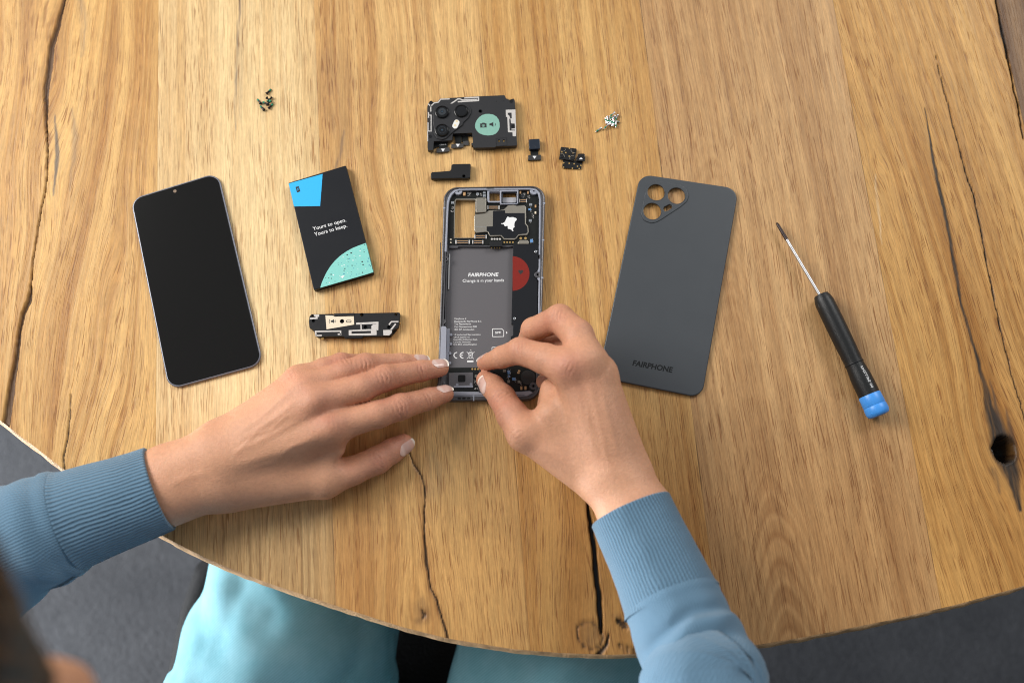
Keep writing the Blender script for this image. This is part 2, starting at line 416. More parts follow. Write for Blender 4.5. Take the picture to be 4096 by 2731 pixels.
def build_table():
    root = thing('table', (30, 100, 0), 'oak table of wide planks with cracks, knots and a curved edge', 'table')
    step = .7
    s = list(np.arange(-425, 425, step))
    s += list(np.arange(430, 704, 9)) + list(np.arange(-500, -425, 5))
    for j in JO: s += [j - .45, j - .16, j, j + .16, j + .45]
    s = np.array(sorted(s)); s = s[np.concatenate([[True], np.diff(s) > .08])]
    tau = np.concatenate([np.arange(0, 560, 1.6)]); nd = len(tau); nx = 14
    e = edge_t(s); top = 640 - e
    tt = np.zeros((len(s), nd + nx))
    room = (top - e)
    for i in range(len(s)):
        sc = min(1.0, room[i] * .9 / 560)
        d = e[i] + tau * sc
        tt[i, :nd] = d; tt[i, nd:] = np.linspace(d[-1], top[i], nx + 1)[1:]
    S = np.repeat(s[:, None], nd + nx, 1); Tt = tt
    ns, nt = S.shape
    # warp of the grain
    pid = np.searchsorted(np.array(JO), s, side='left'); PID = np.repeat(pid[:, None], nt, 1)
    U = S + PID * 517.3
    warp = 6 * (fbm(S * .012 + PID * 9.1, Tt * .0045, 5, 3) - .5) + 3.0 * (vn(S * .05 + PID * 3, Tt * .012, 9) - .5)
    wstr = np.array([3.2, .5, 1.9, .5, .7, 1.0, 1.0])[PID]
    G_ = S + warp * wstr
    for kc, r in KNOTS:
        ks, kt = to_st(kc)
        q = np.exp(-(((S - ks) / r) ** 2 + ((Tt - kt) / (r * 2.1)) ** 2))
        G_ = G_ - (S - ks) * q * (.75 if r not in (21.5, 19.5) else .35)
    # cathedral figure in the fifth plank, low right
    cs, ct = to_st(P(1790, 1290, 0))
    ph = (Tt - ct) + .085 * (S - cs) ** 2 + 14 * (vn(S * .07, Tt * .02, 31) - .5)
    cath = np.exp(-((S - cs) / 26) ** 2) * sstep(60, -10, Tt - ct - 30) 
    # slanting fibres across the first plank and a gentle drift elsewhere
    lean = np.exp(-((S + 305) / 38) ** 2) * (PID == 0) * (.30 + .25 * (vn(S * .01, Tt * .006, 55) - .5))
    G_ = G_ - lean * (Tt - 60) * .55 + (PID == 5) * (Tt * .10) + (PID == 4) * Tt * .03
    ring = (vn(G_ * .34 + PID * 31, Tt * .0035, 1) - .5) * 1.0 + (vn(G_ * .11 + PID * 11, Tt * .002, 2) - .5) * 1.1 + (vn(G_ * .9, Tt * .010, 3) - .5) * .5
    cathv = (np.sin(ph * .33) * .5 + np.sin(ph * .75 + 1) * .25)
    ring = ring * (1 - cath * .4) + cathv * cath * .8
    cs2, ct2 = to_st(P(1650, 500, 0))
    ph2 = (Tt - ct2) + .10 * (S - cs2) ** 2 + 10 * (vn(S * .09, Tt * .03, 33) - .5)
    c2 = np.exp(-((S - cs2) / 20) ** 2 - ((Tt - ct2) / 90) ** 2)
    ring = ring + np.sin(ph2 * .5) * c2 * .22
    big = fbm(S * .006, Tt * .004, 44, 3) - .5
    tone = np.array([srgb(207, 164, 100), srgb(226, 197, 146), srgb(213, 173, 114), srgb(207, 164, 102), srgb(198, 157, 107), srgb(209, 162, 95), srgb(140, 107, 72)])
    dark = np.array([srgb(160, 109, 50), srgb(188, 144, 86), srgb(160, 108, 54), srgb(164, 112, 52), srgb(148, 104, 60), srgb(158, 107, 46), srgb(100, 70, 44)])
    contrast = np.array([1.0, .55, .8, .85, .75, .9, 1.0])[PID]
    # planks are a little darker and browner towards the person's side (shading painted into the wood colour)
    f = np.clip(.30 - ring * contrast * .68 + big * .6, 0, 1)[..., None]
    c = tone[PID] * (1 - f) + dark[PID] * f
    # lighter flecks (medullary rays)
    fl = sstep(.62, .85, vn(S * .22 + Tt * .05, Tt * .11 + S * .02, 61)) * np.array([.25, .12, .2, .05, .1, .12, .05])[PID]
    c = c * (1 + .22 * fl[..., None])
    # brown wash of plank two's lower half and grey tint left
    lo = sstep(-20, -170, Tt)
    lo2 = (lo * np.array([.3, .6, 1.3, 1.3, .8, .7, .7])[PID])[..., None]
    c = c * (1 - lo2 * np.array([.13, .21, .31]))  # shade of the near side, painted into every plank
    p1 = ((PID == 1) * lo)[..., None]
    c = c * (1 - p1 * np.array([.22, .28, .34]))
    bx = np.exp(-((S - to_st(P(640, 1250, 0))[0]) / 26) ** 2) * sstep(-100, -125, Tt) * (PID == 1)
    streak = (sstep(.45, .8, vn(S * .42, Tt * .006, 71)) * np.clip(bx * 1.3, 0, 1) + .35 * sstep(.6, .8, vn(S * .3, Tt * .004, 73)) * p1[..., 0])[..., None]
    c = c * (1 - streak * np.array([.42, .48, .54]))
    z = np.zeros_like(S)
    z += -.10 * sstep(.1, -.5, ring)
    # joints between planks
    for k, j in enumerate(JO):
        dj = np.abs(S - j)
        w = sstep(.42, .05, dj) * (.35 + .65 * sstep(.35, .6, vn(Tt * .03, Tt * 0 + k, 81)))
        js = (.15, .75, .55, .85, .6, .9)[k]; js = js * (np.where(Tt < -60, 1.0, .35) if k == 1 else 1.0)
        z -= .35 * w * js; c = c * (1 - .8 * (w * js)[..., None])
    # cracks, streaks and stains
    kS = 1 / 1.7415 / .182
    for pts, depth, dk, colr in CRACKS:
        q = [(*to_st(P(x, y, 0)), w * (.46 if depth >= 1 else .38)) for x, y, w in pts]
        smin_, smax_ = min(a[0] for a in q) - 25, max(a[0] for a in q) + 25
        i0, i1 = np.searchsorted(s, smin_), np.searchsorted(s, smax_)
        if i1 <= i0: continue
        sub = (slice(i0, i1), slice(None))
        Sx = S[sub] + .5 * (vn(S[sub] * .3, Tt[sub] * .35, 91) - .5) + .9 * (vn(S[sub] * .05, Tt[sub] * .12, 92) - .5); Tx = Tt[sub]
        best = np.full(Sx.shape, 1e9); wb = np.ones(Sx.shape)
        for a, b in zip(q[:-1], q[1:]):
            dx, dy = b[0] - a[0], b[1] - a[1]; L2 = dx * dx + dy * dy + 1e-9
            h = np.clip(((Sx - a[0]) * dx + (Tx - a[1]) * dy) / L2, 0, 1)
            w = (a[2] + (b[2] - a[2]) * h) / 2
            d = np.hypot(Sx - a[0] - dx * h, Tx - a[1] - dy * h)
            r = d / w
            m = r < best; best = np.where(m, r, best)
        soft = 1.0 if depth >= 1 else (1.35 if dk > .8 else 1.8)
        inner = .55 if depth >= 1 else (.5 if dk > .8 else .1)
        wgt = sstep(soft, inner, best)
        if depth < 1 or dk < .7: wgt = wgt * ((.8 if dk > .8 else .45) + (.2 if dk > .8 else .55) * sstep(.25, .65, vn(Sx * .8, Tx * .045, 93)))
        al = (wgt * abs(dk))[..., None]
        c[sub] = c[sub] * (1 - al) + np.array(colr) * al
        # aged halo beside deep cracks
        if depth >= 1:
            hal = sstep(4.5, .8, best)[..., None] * .16 * (1 - al)
            c[sub] = c[sub] * (1 - hal * np.array([.8, 1, 1.2]))
        z[sub] -= depth * wgt
    z += .18 * (fbm(S * .02, Tt * .006, 97, 2) - .5)
    # through hole in the big knot
    ks, kt = to_st(P(2307, 1032, 0)); rr = 8.6
    dh = np.hypot(S - ks, (Tt - kt) * .90) + 1.2 * (vn(np.arctan2(Tt - kt, S - ks) * 2.0, S * 0, 99) - .5)
    z -= 31 * sstep(rr, rr - 1.6, dh)
    c = np.where((dh < rr + 2)[..., None], c * .55, c)
    x, y = from_st(S, Tt)
    V = np.stack([x, y, z], -1).reshape(-1, 3)
    idx = np.arange(ns * nt).reshape(ns, nt)
    Fq = np.stack([idx[:-1, :-1], idx[1:, :-1], idx[1:, 1:], idx[:-1, 1:]], -1).reshape(-1, 4)
    keep = ~((dh.reshape(-1)[Fq] < rr - 2.0).all(1))
    Fq = Fq[keep]
    me = np_mesh('tabletop', V, Fq)
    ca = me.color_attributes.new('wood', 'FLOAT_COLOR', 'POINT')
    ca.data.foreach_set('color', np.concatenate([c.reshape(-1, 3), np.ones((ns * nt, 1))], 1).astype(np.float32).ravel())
    ga = me.attributes.new('grain', 'FLOAT_VECTOR', 'POINT')
    ga.data.foreach_set('vector', np.stack([G_ + PID * 211.7, Tt + PID * 77, PID * 5.3], -1).reshape(-1, 3).astype(np.float32).ravel())
    m = new_mat('oiled_oak', (1, 1, 1), .5, 0, .35)
    b = m.node_tree.nodes['Principled BSDF']
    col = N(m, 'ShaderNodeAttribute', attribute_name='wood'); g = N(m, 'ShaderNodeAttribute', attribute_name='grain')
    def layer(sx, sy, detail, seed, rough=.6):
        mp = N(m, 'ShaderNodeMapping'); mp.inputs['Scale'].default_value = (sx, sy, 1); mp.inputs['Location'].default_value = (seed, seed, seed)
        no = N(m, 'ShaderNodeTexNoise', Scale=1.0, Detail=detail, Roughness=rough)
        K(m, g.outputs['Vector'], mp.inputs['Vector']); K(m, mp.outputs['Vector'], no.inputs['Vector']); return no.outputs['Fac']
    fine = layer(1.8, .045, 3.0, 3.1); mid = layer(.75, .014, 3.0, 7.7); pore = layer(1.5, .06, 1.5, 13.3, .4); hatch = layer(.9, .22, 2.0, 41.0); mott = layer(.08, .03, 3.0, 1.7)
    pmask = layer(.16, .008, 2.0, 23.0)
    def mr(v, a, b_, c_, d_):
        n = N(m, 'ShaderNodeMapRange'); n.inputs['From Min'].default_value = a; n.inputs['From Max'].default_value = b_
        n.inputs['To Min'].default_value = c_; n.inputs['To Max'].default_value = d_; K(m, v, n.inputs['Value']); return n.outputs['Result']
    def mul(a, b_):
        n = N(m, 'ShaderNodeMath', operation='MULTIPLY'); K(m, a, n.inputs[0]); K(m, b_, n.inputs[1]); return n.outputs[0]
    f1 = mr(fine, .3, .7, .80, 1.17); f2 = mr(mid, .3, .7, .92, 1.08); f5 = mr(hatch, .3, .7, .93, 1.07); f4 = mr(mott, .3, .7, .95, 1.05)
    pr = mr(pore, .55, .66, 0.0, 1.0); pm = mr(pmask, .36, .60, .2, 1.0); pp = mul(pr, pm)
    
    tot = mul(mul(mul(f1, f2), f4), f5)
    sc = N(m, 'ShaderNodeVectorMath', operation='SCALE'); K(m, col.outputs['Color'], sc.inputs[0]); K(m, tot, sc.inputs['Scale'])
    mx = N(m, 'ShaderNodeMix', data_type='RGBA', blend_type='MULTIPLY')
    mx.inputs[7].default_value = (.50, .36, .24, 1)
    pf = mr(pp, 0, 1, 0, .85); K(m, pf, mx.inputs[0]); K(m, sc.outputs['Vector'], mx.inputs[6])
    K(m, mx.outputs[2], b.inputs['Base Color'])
    hgt = N(m, 'ShaderNodeMath', operation='SUBTRACT'); K(m, f1, hgt.inputs[0]); K(m, pf, hgt.inputs[1])
    bp = N(m, 'ShaderNodeBump', Strength=.55, Distance=.00022); K(m, hgt.outputs[0], bp.inputs['Height']); K(m, bp.outputs['Normal'], b.inputs['Normal'])
    rg = mr(mid, .3, .7, .42, .56); K(m, rg, b.inputs['Roughness'])
    link('tabletop', me, m, root, smooth=True)
    # rounded, slightly chipped edge band with underside
    loop = [(a, edge_t(a)) for a in np.arange(-500, 705, 2.0)]
    loop += [(a, 640 - edge_t(a)) for a in np.arange(705, -500, -6.0)]
    L_ = np.array(loop); n = len(L_)
    tan = np.roll(L_, -1, 0) - np.roll(L_, 1, 0); tan /= np.linalg.norm(tan, axis=1)[:, None]
    nor = np.stack([tan[:, 1], -tan[:, 0]], 1)
    prof = [(-.05, -.02), (.7, -.35), (1.6, -1.3), (2.6, -3.0), (3.1, -6), (3.2, -12), (3.1, -24), (2.4, -29), (0.5, -31), (-60, -31)]
    ang = np.arange(n)
    V = []
    for k, (o_, zz) in enumerate(prof):
        jit = 0 if k in (0, 9) else (vn(ang * .31, ang * 0 + k * .4, 5) - .5) * 1.1
        q = L_ + nor * (o_ + jit * (.9 if o_ > 0 else 0))[:, None] if not np.isscalar(jit) else L_ + nor * o_
        xx, yy = from_st(q[:, 0], q[:, 1]); V.append(np.stack([xx, yy, np.full(n, zz) + (jit * .35)], 1))
    V = np.concatenate(V); Fq = []
    for k in range(len(prof) - 1):
        a_ = np.arange(n); b_ = (a_ + 1) % n
        Fq.append(np.stack([k * n + a_, (k + 1) * n + a_, (k + 1) * n + b_, k * n + b_], 1))
    me = np_mesh('table_edge', V, np.concatenate(Fq))
    m2 = grainy(new_mat('raw_oak_edge', srgb(178, 142, 102), .65), 160, .22, 0.0005, 700)
    link('edge_band', me, m2, root, smooth=True)
    # pedestal leg
    me = lathe_mesh((60, 130, -740), (60, 130, -31), [(0, 260), (12, 260), (20, 90), (40, 55), (660, 50), (690, 120), (709, 160)], 32)
    link('pedestal', me, M_black, root, smooth=True, angle=40)
build_table()
# ------------------------------------------------------------------ phone display
def quad_round(fn, pts, r, z):
    return rounded(T(fn, pts, z), r)
def inset(loop, d):
    """shrink a convex closed loop by d"""
    p = [Vector(q) for q in loop]; n = len(p)
    area_ = sum(p[i].x * p[(i + 1) % n].y - p[(i + 1) % n].x * p[i].y for i in range(n))
    sg = 1 if area_ > 0 else -1
    out = []
    for i in range(n):
        t = (p[(i + 1) % n] - p[i - 1]).normalized()
        out.append((p[i].x - t.y * d * sg, p[i].y + t.x * d * sg))
    return out
def ctr(loop): a = np.array(loop); return (a[:, 0].mean(), a[:, 1].mean(), 0)

def build_display():
    z = 2.6
    q = quad_round(P, [(299, 457), (501, 395), (605, 836), (387, 895)], [9.5, 9.5, 9.5, 9.5], z)
    t = thing('phone_display', ctr(q), 'black glass phone display lying face up, left of the black and mint battery', 'phone display')
    plate('frame', q, 0, z, new_mat('lilac_frame', (0.19, 0.195, 0.23), .36, .4), t, .9, seg=4)
    g = inset(q, 1.15)
    gl = plate('glass', g, z - .02, z + .28, M_glossblack, t, .14)
    c = P(402, 439.5, z)
    plate('camera_hole', circ(c, 1.25), z + .285, z + .31, new_mat('front_camera', (0.20, 0.13, 0.08), .4), t)
    a, b = P(388, 418.5, z), P(418, 410, z)
build_display()

# ------------------------------------------------------------------ battery
def build_battery():
    z = 5.4
    c4 = [(105, 258), (556, 121), (774, 962), (304, 1097)]
    q = rounded(T(E, c4, z), 0.9)
    t = thing('phone_battery', ctr(q), 'flat black battery printed with a bright blue corner and a mint speckled quarter disc', 'battery')
    plate('body', q, 0, z, M_blackcard, t, .35, seg=3)
    e = lambda pts, zz: T(E, pts, zz)
    z1 = z + .03
    plate('blue_patch', e([(107, 264), (373, 189), (354, 440), (149, 443)], z), z, z1, M_cyan, t)
    plate('charge_mark', e([(161, 291), (186, 284), (199, 326), (173, 335)], z), z1, z1 + .03, M_darkprint, t)
    plate('lightning_bolt', e([(180, 297), (172, 312), (180, 311), (177, 323), (187, 307), (179, 308), (184, 297)], z), z1 + .03, z1 + .05, M_cyan, t)
    ms = [put_text('Yours to open.', E(300, 632, z)[:2], E(559, 561, z)[:2], z1, bold=.008), put_text('Yours to keep.', E(312, 676, z)[:2], E(567, 605, z)[:2], z1, bold=.008)]
    link('slogan_print', merge(ms), M_white, t)
    # mint quarter disc, wraps over the right side
    arc = [(355, 1080), (363, 1050), (384, 1000), (406, 955), (435, 910), (470, 868), (510, 830), (560, 795), (610, 768), (660, 748), (713, 729)]
    plate('mint_patch', e(arc + [(770, 958), (700, 980), (520, 1032), (400, 1067)], z), z, z1, M_teal, t)
    # side wrap of the patch
    a, b = E(715, 731, z), E(771, 955, z)
    d = np.array([b[0] - a[0], b[1] - a[1]]); d /= np.linalg.norm(d); nn = np.array([-d[1], d[0]])
    if nn[0] < 0: nn = -nn
    # body's right side plane
    c_, d_ = E(556, 121, z), E(774, 962, z)
    def on(p):
        ab = d_[:2] - c_[:2]; k = np.dot(p[:2] - c_[:2], ab) / np.dot(ab, ab); return c_[:2] + ab * k + nn * .03
    A_, B_ = on(a), on(b)
    me = bpy.data.meshes.new('w'); me.from_pydata([(A_[0], A_[1], z - .4), (B_[0], B_[1], z - .4), (B_[0], B_[1], .4), (A_[0], A_[1], .4)], [], [(0, 1, 2, 3)])
    link('mint_side_patch', me, M_teal, t)
    rnd = random.Random(3)
    arcn = np.array(arc)
    def inside(x, y):
        if x < 360 or x > 760: return False
        if y > 1070 - (x - 355) * .285: return False
        if x > 713 + (y - 729) * .25 - 8: return False
        return y > np.interp(x, arcn[:, 0], arcn[:, 1]) + 10
    fixed = [(597, 808, 9, 0), (566, 822, 7, 0), (585, 852, 6, 1), (573, 853, 5, 0), (612, 865, 6, 2), (534, 840, 6, 2), (667, 792, 6, 2), (666, 830, 6, 2), (697, 783, 5, 1), (699, 799, 5, 0), (672, 776, 4, 1), (733, 850, 7, 1), (728, 873, 7, 1), (684, 876, 8, 0), (691, 899, 8, 0), (604, 905, 7, 0), (627, 909, 4, 0), (571, 912, 7, 1), (548, 930, 6, 0), (541, 945, 6, 0), (525, 910, 6, 2), (542, 901, 6, 2), (495, 888, 4, 0), (455, 912, 4, 1), (440, 975, 7, 0), (458, 980, 7, 2), (442, 1007, 6, 0), (421, 1002, 5, 0), (396, 1003, 4, 0), (426, 1040, 6, 2), (470, 1030, 5, 0), (541, 971, 8, 1), (600, 975, 5, 1), (638, 975, 6, 1), (659, 968, 4, 0), (686, 960, 6, 0), (597, 956, 4, 0), (570, 962, 4, 2), (617, 927, 6, 1), (738, 904, 7, 1), (749, 911, 5, 0), (711, 929, 4, 2), (633, 847, 4, 0), (703, 742, 6, 0), (508, 985, 5, 2), (590, 990, 5, 1), (640, 890, 4, 1), (620, 830, 4, 2), (522, 884, 4, 1), (402, 1043, 4, 0), (563, 870, 3, 2), (650, 935, 4, 2)]
    groups = {0: [], 1: [], 2: []}
    for x, y, r, k in fixed:
        n = rnd.choice([5, 6, 7]); a0 = rnd.random() * 6; el = rnd.uniform(.6, .8)
        pts = [(x + r * rnd.uniform(.75, 1.05) * math.cos(a0 + i * 6.283 / n), y + el * r * rnd.uniform(.8, 1.1) * math.sin(a0 + i * 6.283 / n)) for i in range(n)]
        groups[k].append((rounded(e(pts, z), .25), z1, z1 + .02))
    for k in range(34):
        x, y = rnd.uniform(360, 760), rnd.uniform(740, 1070)
        if inside(x, y): groups[rnd.choice([0, 1, 2])].append((circ(E(x, y, z), rnd.uniform(.12, .26), 6), z1, z1 + .02))
    groups[2].append((e([(511, 992), (547, 981), (530, 1005)], z), z1, z1 + .03))
    multi('dark_specks', groups[0], M_darkprint, t); multi('blue_specks', groups[1], M_speck_b, t); multi('white_specks', groups[2], M_white, t)
build_battery()

# ------------------------------------------------------------------ loudspeaker module
def tri_icon(fn, x, y, s, z): return T(fn, [(x - s, y - s * .75), (x + s, y - s * .75), (x, y + s * .75)], z)
def hole(name, fn, x, y, r, z, parent, mat=None, ring=None, rmat=None):
    c = fn(x, y, z)
    if ring: plate(name + '_rim', [circ(c, ring, 20), circ(c, r, 20)], z - .05, z + .12, rmat or M_black, parent)
    return plate(name, circ(c, r, 20), z - .02, z + .04, mat or M_void, parent)
def build_speaker():
    z = 5.0
    o = [(270, 1302), (287, 1287), (455, 1283), (466, 1298), (600, 1300), (620, 1279), (975, 1273), (981, 1285), (976, 1345), (966, 1392), (926, 1413), (915, 1450), (845, 1458), (690, 1462), (684, 1468), (545, 1468), (535, 1461), (398, 1462), (340, 1466), (316, 1456), (305, 1413), (270, 1393), (265, 1345)]
    L_ = T(E, o, z)
    t = thing('loudspeaker_module', ctr(L_), 'long black loudspeaker module with silver antenna traces and a cream speaker label', 'speaker module')
    holes = [((301, 1339), 1.1), ((680, 1292), 1.2), ((948, 1288), 1.0), ((893, 1388), 1.2), ((709, 1388), 1.25), ((525, 1342), 1.3), ((295, 1300), .8)]
    hl = [circ(E(x, y, z), r, 18) for (x, y), r in holes]
    plate('housing', [rounded(L_, .5)] + hl, 1.2, z, M_black, t, .25)
    base = rounded(inset(T(E, [(275, 1310), (975, 1290), (960, 1400), (905, 1462), (330, 1470), (312, 1430), (272, 1400)], z), .6), .8)
    plate('lower_housing', base, 0, 1.6, M_black, t, .2)
    multi('raised_rail', [(T(E, [(458, 1283), (620, 1278), (618, 1300), (470, 1303)], z), z - .1, z + .5, .15), (T(E, [(545, 1458), (685, 1456), (684, 1474), (547, 1475)], z), z - 2.6, z - .8)], M_black, t)
    lz = z + .04
    plate('speaker_label', [T(E, [(395, 1296), (457, 1299), (468, 1306), (617, 1302), (621, 1368), (404, 1405)], z), circ(E(525, 1342, z), 1.3, 18)], z, lz, M_cream, t)
    g = lz + .03
    e = lambda p: T(E, p, z)
    it = [(e([(437, 1337), (447, 1336), (462, 1326), (463, 1358), (448, 1349), (438, 1349)]), lz, g)]
    it.append((strip(e([(424, 1326), (430, 1331), (423, 1336), (431, 1341), (423, 1347), (431, 1352), (424, 1359)]), .25), lz, g))
    for r in (9, 15):
        it.append((strip([tuple(E(461 + r * math.cos(a), 1342 + r * math.sin(a), z)[:2]) for a in np.linspace(-.8, .8, 7)], .25), lz, g))
    sl = lambda w, h: rounded(e([(578 - w, 1342 - h), (578 + w, 1342 - h), (578 + w, 1342 + h), (578 - w, 1342 + h)]), 5)
    it.append(([sl(21, 10), sl(16, 5)], lz, g))
    multi('speaker_symbol', it, M_darkprint, t)
    W_ = .95
    tr = []
    S_ = lambda pts, w=W_: tr.append((strip(e(pts), w), z, z + .05))
    tr.append((e([(303, 1291), (346, 1289), (346, 1307), (334, 1308), (334, 1324), (274, 1327), (275, 1314), (318, 1311), (318, 1304), (303, 1303)]), z, z + .05))
    S_([(322, 1455), (318, 1422), (514, 1419), (514, 1446)], 1.0); S_([(492, 1444), (521, 1443)], 1.1); S_([(318, 1454), (368, 1453)], .9)
    S_([(636, 1361), (803, 1354), (802, 1412)], 1.5); S_([(674, 1364), (676, 1408)], .9)
    tr.append(([e([(578, 1412), (730, 1404), (796, 1404), (796, 1450), (742, 1452), (578, 1453)]), e([(600, 1421), (752, 1417), (752, 1436), (600, 1440)])], z, z + .05))
    tr.append((e([(756, 1378), (772, 1366), (800, 1364), (800, 1408), (756, 1410)]), z + .05, z + .08))
    S_([(893, 1370), (912, 1346), (968, 1345)], 1.0); S_([(946, 1362), (913, 1404), (905, 1412)], 1.1)
    tr.append((e([(848, 1411), (917, 1409), (915, 1432), (895, 1453), (850, 1452)]), z, z + .05))
    for it in tr:
        lp = it[0] if isinstance(it[0][0][0], (list, tuple)) else [it[0]]
        plate('antenna_trace', lp, it[1], it[2], M_trace, t)
    plate('gold_spring', circ(E(980, 1353, z), .35, 10), 2, z + .2, M_gold, t)
    plate('gold_spring', e([(356, 1462), (378, 1462), (378, 1476), (356, 1476)]), 1.2, 3.2, M_gold, t)
    for (x, y), r in holes:
        c = E(x, y, z)
        link('screw_hole', merge([plate_mesh([circ(c, r + .25, 20), circ(c, r - .02, 20)], z + .01, z + .1), plate_mesh([circ(c, r * .8, 14)], 1.5, 2.4)]), M_blacksteel, t)
build_speaker()

# ------------------------------------------------------------------ camera module
def build_camera_module():
    z = 5.2
    o = [(320, 380), (326, 348), (345, 318), (365, 302), (388, 320), (440, 316), (470, 280), (590, 271), (870, 254), (1150, 242), (1226, 238), (1236, 250), (1245, 275), (1290, 294), (1335, 277), (1350, 300), (1358, 400), (1365, 560), (1372, 700), (1376, 820), (1370, 832), (1130, 843), (1118, 852), (1000, 856), (865, 858), (860, 828), (840, 828), (838, 803), (858, 800), (851, 690), (842, 682), (625, 690), (618, 700), (615, 762), (600, 772), (398, 780), (390, 880), (385, 886), (330, 886), (325, 870), (322, 800), (330, 770), (322, 640), (320, 520)]
    L_ = rounded(T(A, o, z), .4)
    t = thing('camera_module', ctr(L_), 'black camera module with three round lenses, a flash and a sage green label', 'camera module')
    scr = [((365, 325), 1.1), ((945, 427), 1.2), ((1310, 310), 1.2), ((1330, 605), 1.2), ((357, 725), 1.1), ((1165, 775), .95), ((1222, 773), .95)]
    plate('housing', [L_] + [circ(A(x, y, z), r, 18) for (x, y), r in (scr[1], scr[5], scr[6])], 1.0, z, M_housing, t, .18, seg=3)
    plate('lower_housing', rounded(inset(T(A, [(335, 390), (480, 300), (1225, 260), (1350, 320), (1366, 820), (1120, 835), (870, 845), (855, 700), (600, 700), (600, 760), (340, 860)], z), .5), .8), 0, 1.2, M_black, t)
    a = lambda p, zz=z: T(A, p, zz)
    isl = [(385, 450), (400, 385), (440, 350), (500, 335), (650, 335), (740, 330), (800, 350), (836, 405), (832, 455), (800, 510), (745, 560), (735, 590), (640, 660), (590, 700), (545, 745), (490, 765), (430, 742), (395, 690), (400, 640), (388, 560)]
    plate('lens_platform', rounded(a(isl, z + .9), 1.5), z - .2, z + .9, M_housing, t, .5, seg=3)
    for (x, y), kind in (((495, 430), 0), ((722, 418), 1), ((495, 645), 2)):
        zz = z + 2.3; c = A(x, y, zz); ax = (c[0], c[1], z + .5)
        l = thing_part = link('lens', lathe_mesh(ax, (c[0], c[1], z + 3), [(0, 5.5), (.7, 5.45), (.9, 5.1), (1.5, 5.0), (1.8, 4.85), (1.85, 4.4), (1.35, 4.1)], 40), M_barrel, t, smooth=True, angle=30)
        link('lens_glass', lathe_mesh((c[0], c[1], z + 1.2), (c[0], c[1], z + 3), [(0, 4.2), (.62, 4.15), (.76, 2.6), (.8, .01)], 40), M_lens, l, smooth=True, angle=30)
        if kind != 1:
            link('lens_ring', plate_mesh([circ(c, 2.9 if kind == 0 else 2.8, 32), circ(c, 1.1 if kind == 0 else 2.55, 32)], z + 2.0, z + 2.03), M_lensmid, l)
            link('lens_centre', plate_mesh([circ(c, .75, 24)], z + 2.04, z + 2.07), new_mat('coated_glass', (0.03, 0.05, 0.07), .08), l)
    # flash capsule
    def capsule(cx, cy, hl, r, rot, zz):
        pts = []
        d = (math.sin(rot), -math.cos(rot))
        for k in range(13):
            an = rot + math.pi * k / 12 + math.pi; pts.append((cx + d[0] * hl + r * math.cos(an), cy + d[1] * hl + r * math.sin(an)))
        for k in range(13):
            an = rot + math.pi * k / 12; pts.append((cx - d[0] * hl + r * math.cos(an), cy - d[1] * hl + r * math.sin(an)))
        return T(A, pts, zz)
    plate('flash_lens', capsule(658, 580, 22, 33, .42, z + 1.2), z + .8, z + 1.35, M_flash, t, .2)
    link('flash_emitter', merge([plate_mesh([circ(A(668, 555, z), .9, 14)], z + 1.36, z + 1.38), plate_mesh([circ(A(650, 603, z), .9, 14)], z + 1.36, z + 1.38)]), new_mat('flash_phosphor', (0.75, 0.62, 0.38), .3), t)
    egg = [(882, 600), (888, 565), (905, 530), (930, 500), (965, 475), (1005, 462), (1050, 460), (1095, 468), (1135, 492), (1160, 525), (1172, 570), (1172, 615), (1158, 655), (1130, 690), (1090, 708), (1030, 714), (975, 705), (930, 685), (898, 650), (884, 620)]
    lz = z + .05
    plate('green_label', a(egg), z, lz, M_sage, t)
    ic = [([a([(942, 573), (962, 572), (968, 564), (992, 563), (998, 571), (1017, 570), (1019, 619), (944, 622)]), circ(A(980, 597, z), 1.15, 18)], lz, lz + .03), ([circ(A(980, 597, z), .85, 18), circ(A(980, 597, z), .5, 18)], lz, lz + .03)]
    ic.append((a([(1051, 573), (1068, 571), (1097, 555), (1099, 612), (1070, 595), (1052, 596)]), lz, lz + .03))
    ic.append((strip([tuple(A(1105 + 18 * math.cos(k), 583 + 20 * math.sin(k), z)[:2]) for k in np.linspace(-.9, .9, 8)], .4), lz, lz + .03))
    multi('label_symbol', ic, M_darkprint, t)
    tr = []; Sx = lambda pts, w: tr.append((strip(a(pts), w), z, z + .06))
    Sx([(330, 342), (362, 370), (403, 330), (448, 325), (478, 288), (585, 284)], .85); Sx([(361, 360), (362, 433)], .85)
    Sx([(566, 362), (645, 310), (680, 284), (705, 284), (735, 298), (905, 289)], .95)
    Sx([(755, 273), (922, 264), (923, 303), (680, 318)], 1.05)
    Sx([(334, 440), (336, 500), (326, 500)], .8); Sx([(344, 475), (366, 475), (366, 662), (330, 662), (330, 560)], .75)
    tr.append(([a([(1243, 412), (1357, 408), (1362, 560), (1365, 645), (1365, 722), (1326, 722), (1323, 677), (1270, 675), (1262, 497), (1247, 495)]), a([(1267, 447), (1312, 445), (1315, 512), (1296, 514), (1288, 485), (1268, 468)]), a([(1284, 516), (1300, 518), (1306, 570), (1350, 574), (1352, 630), (1310, 634), (1310, 645), (1352, 646), (1352, 656), (1290, 656)])], z, z + .06))
    for it in tr:
        lp = it[0] if isinstance(it[0][0][0], (list, tuple)) else [it[0]]
        plate('antenna_trace', lp, it[1], it[2], M_trace, t)
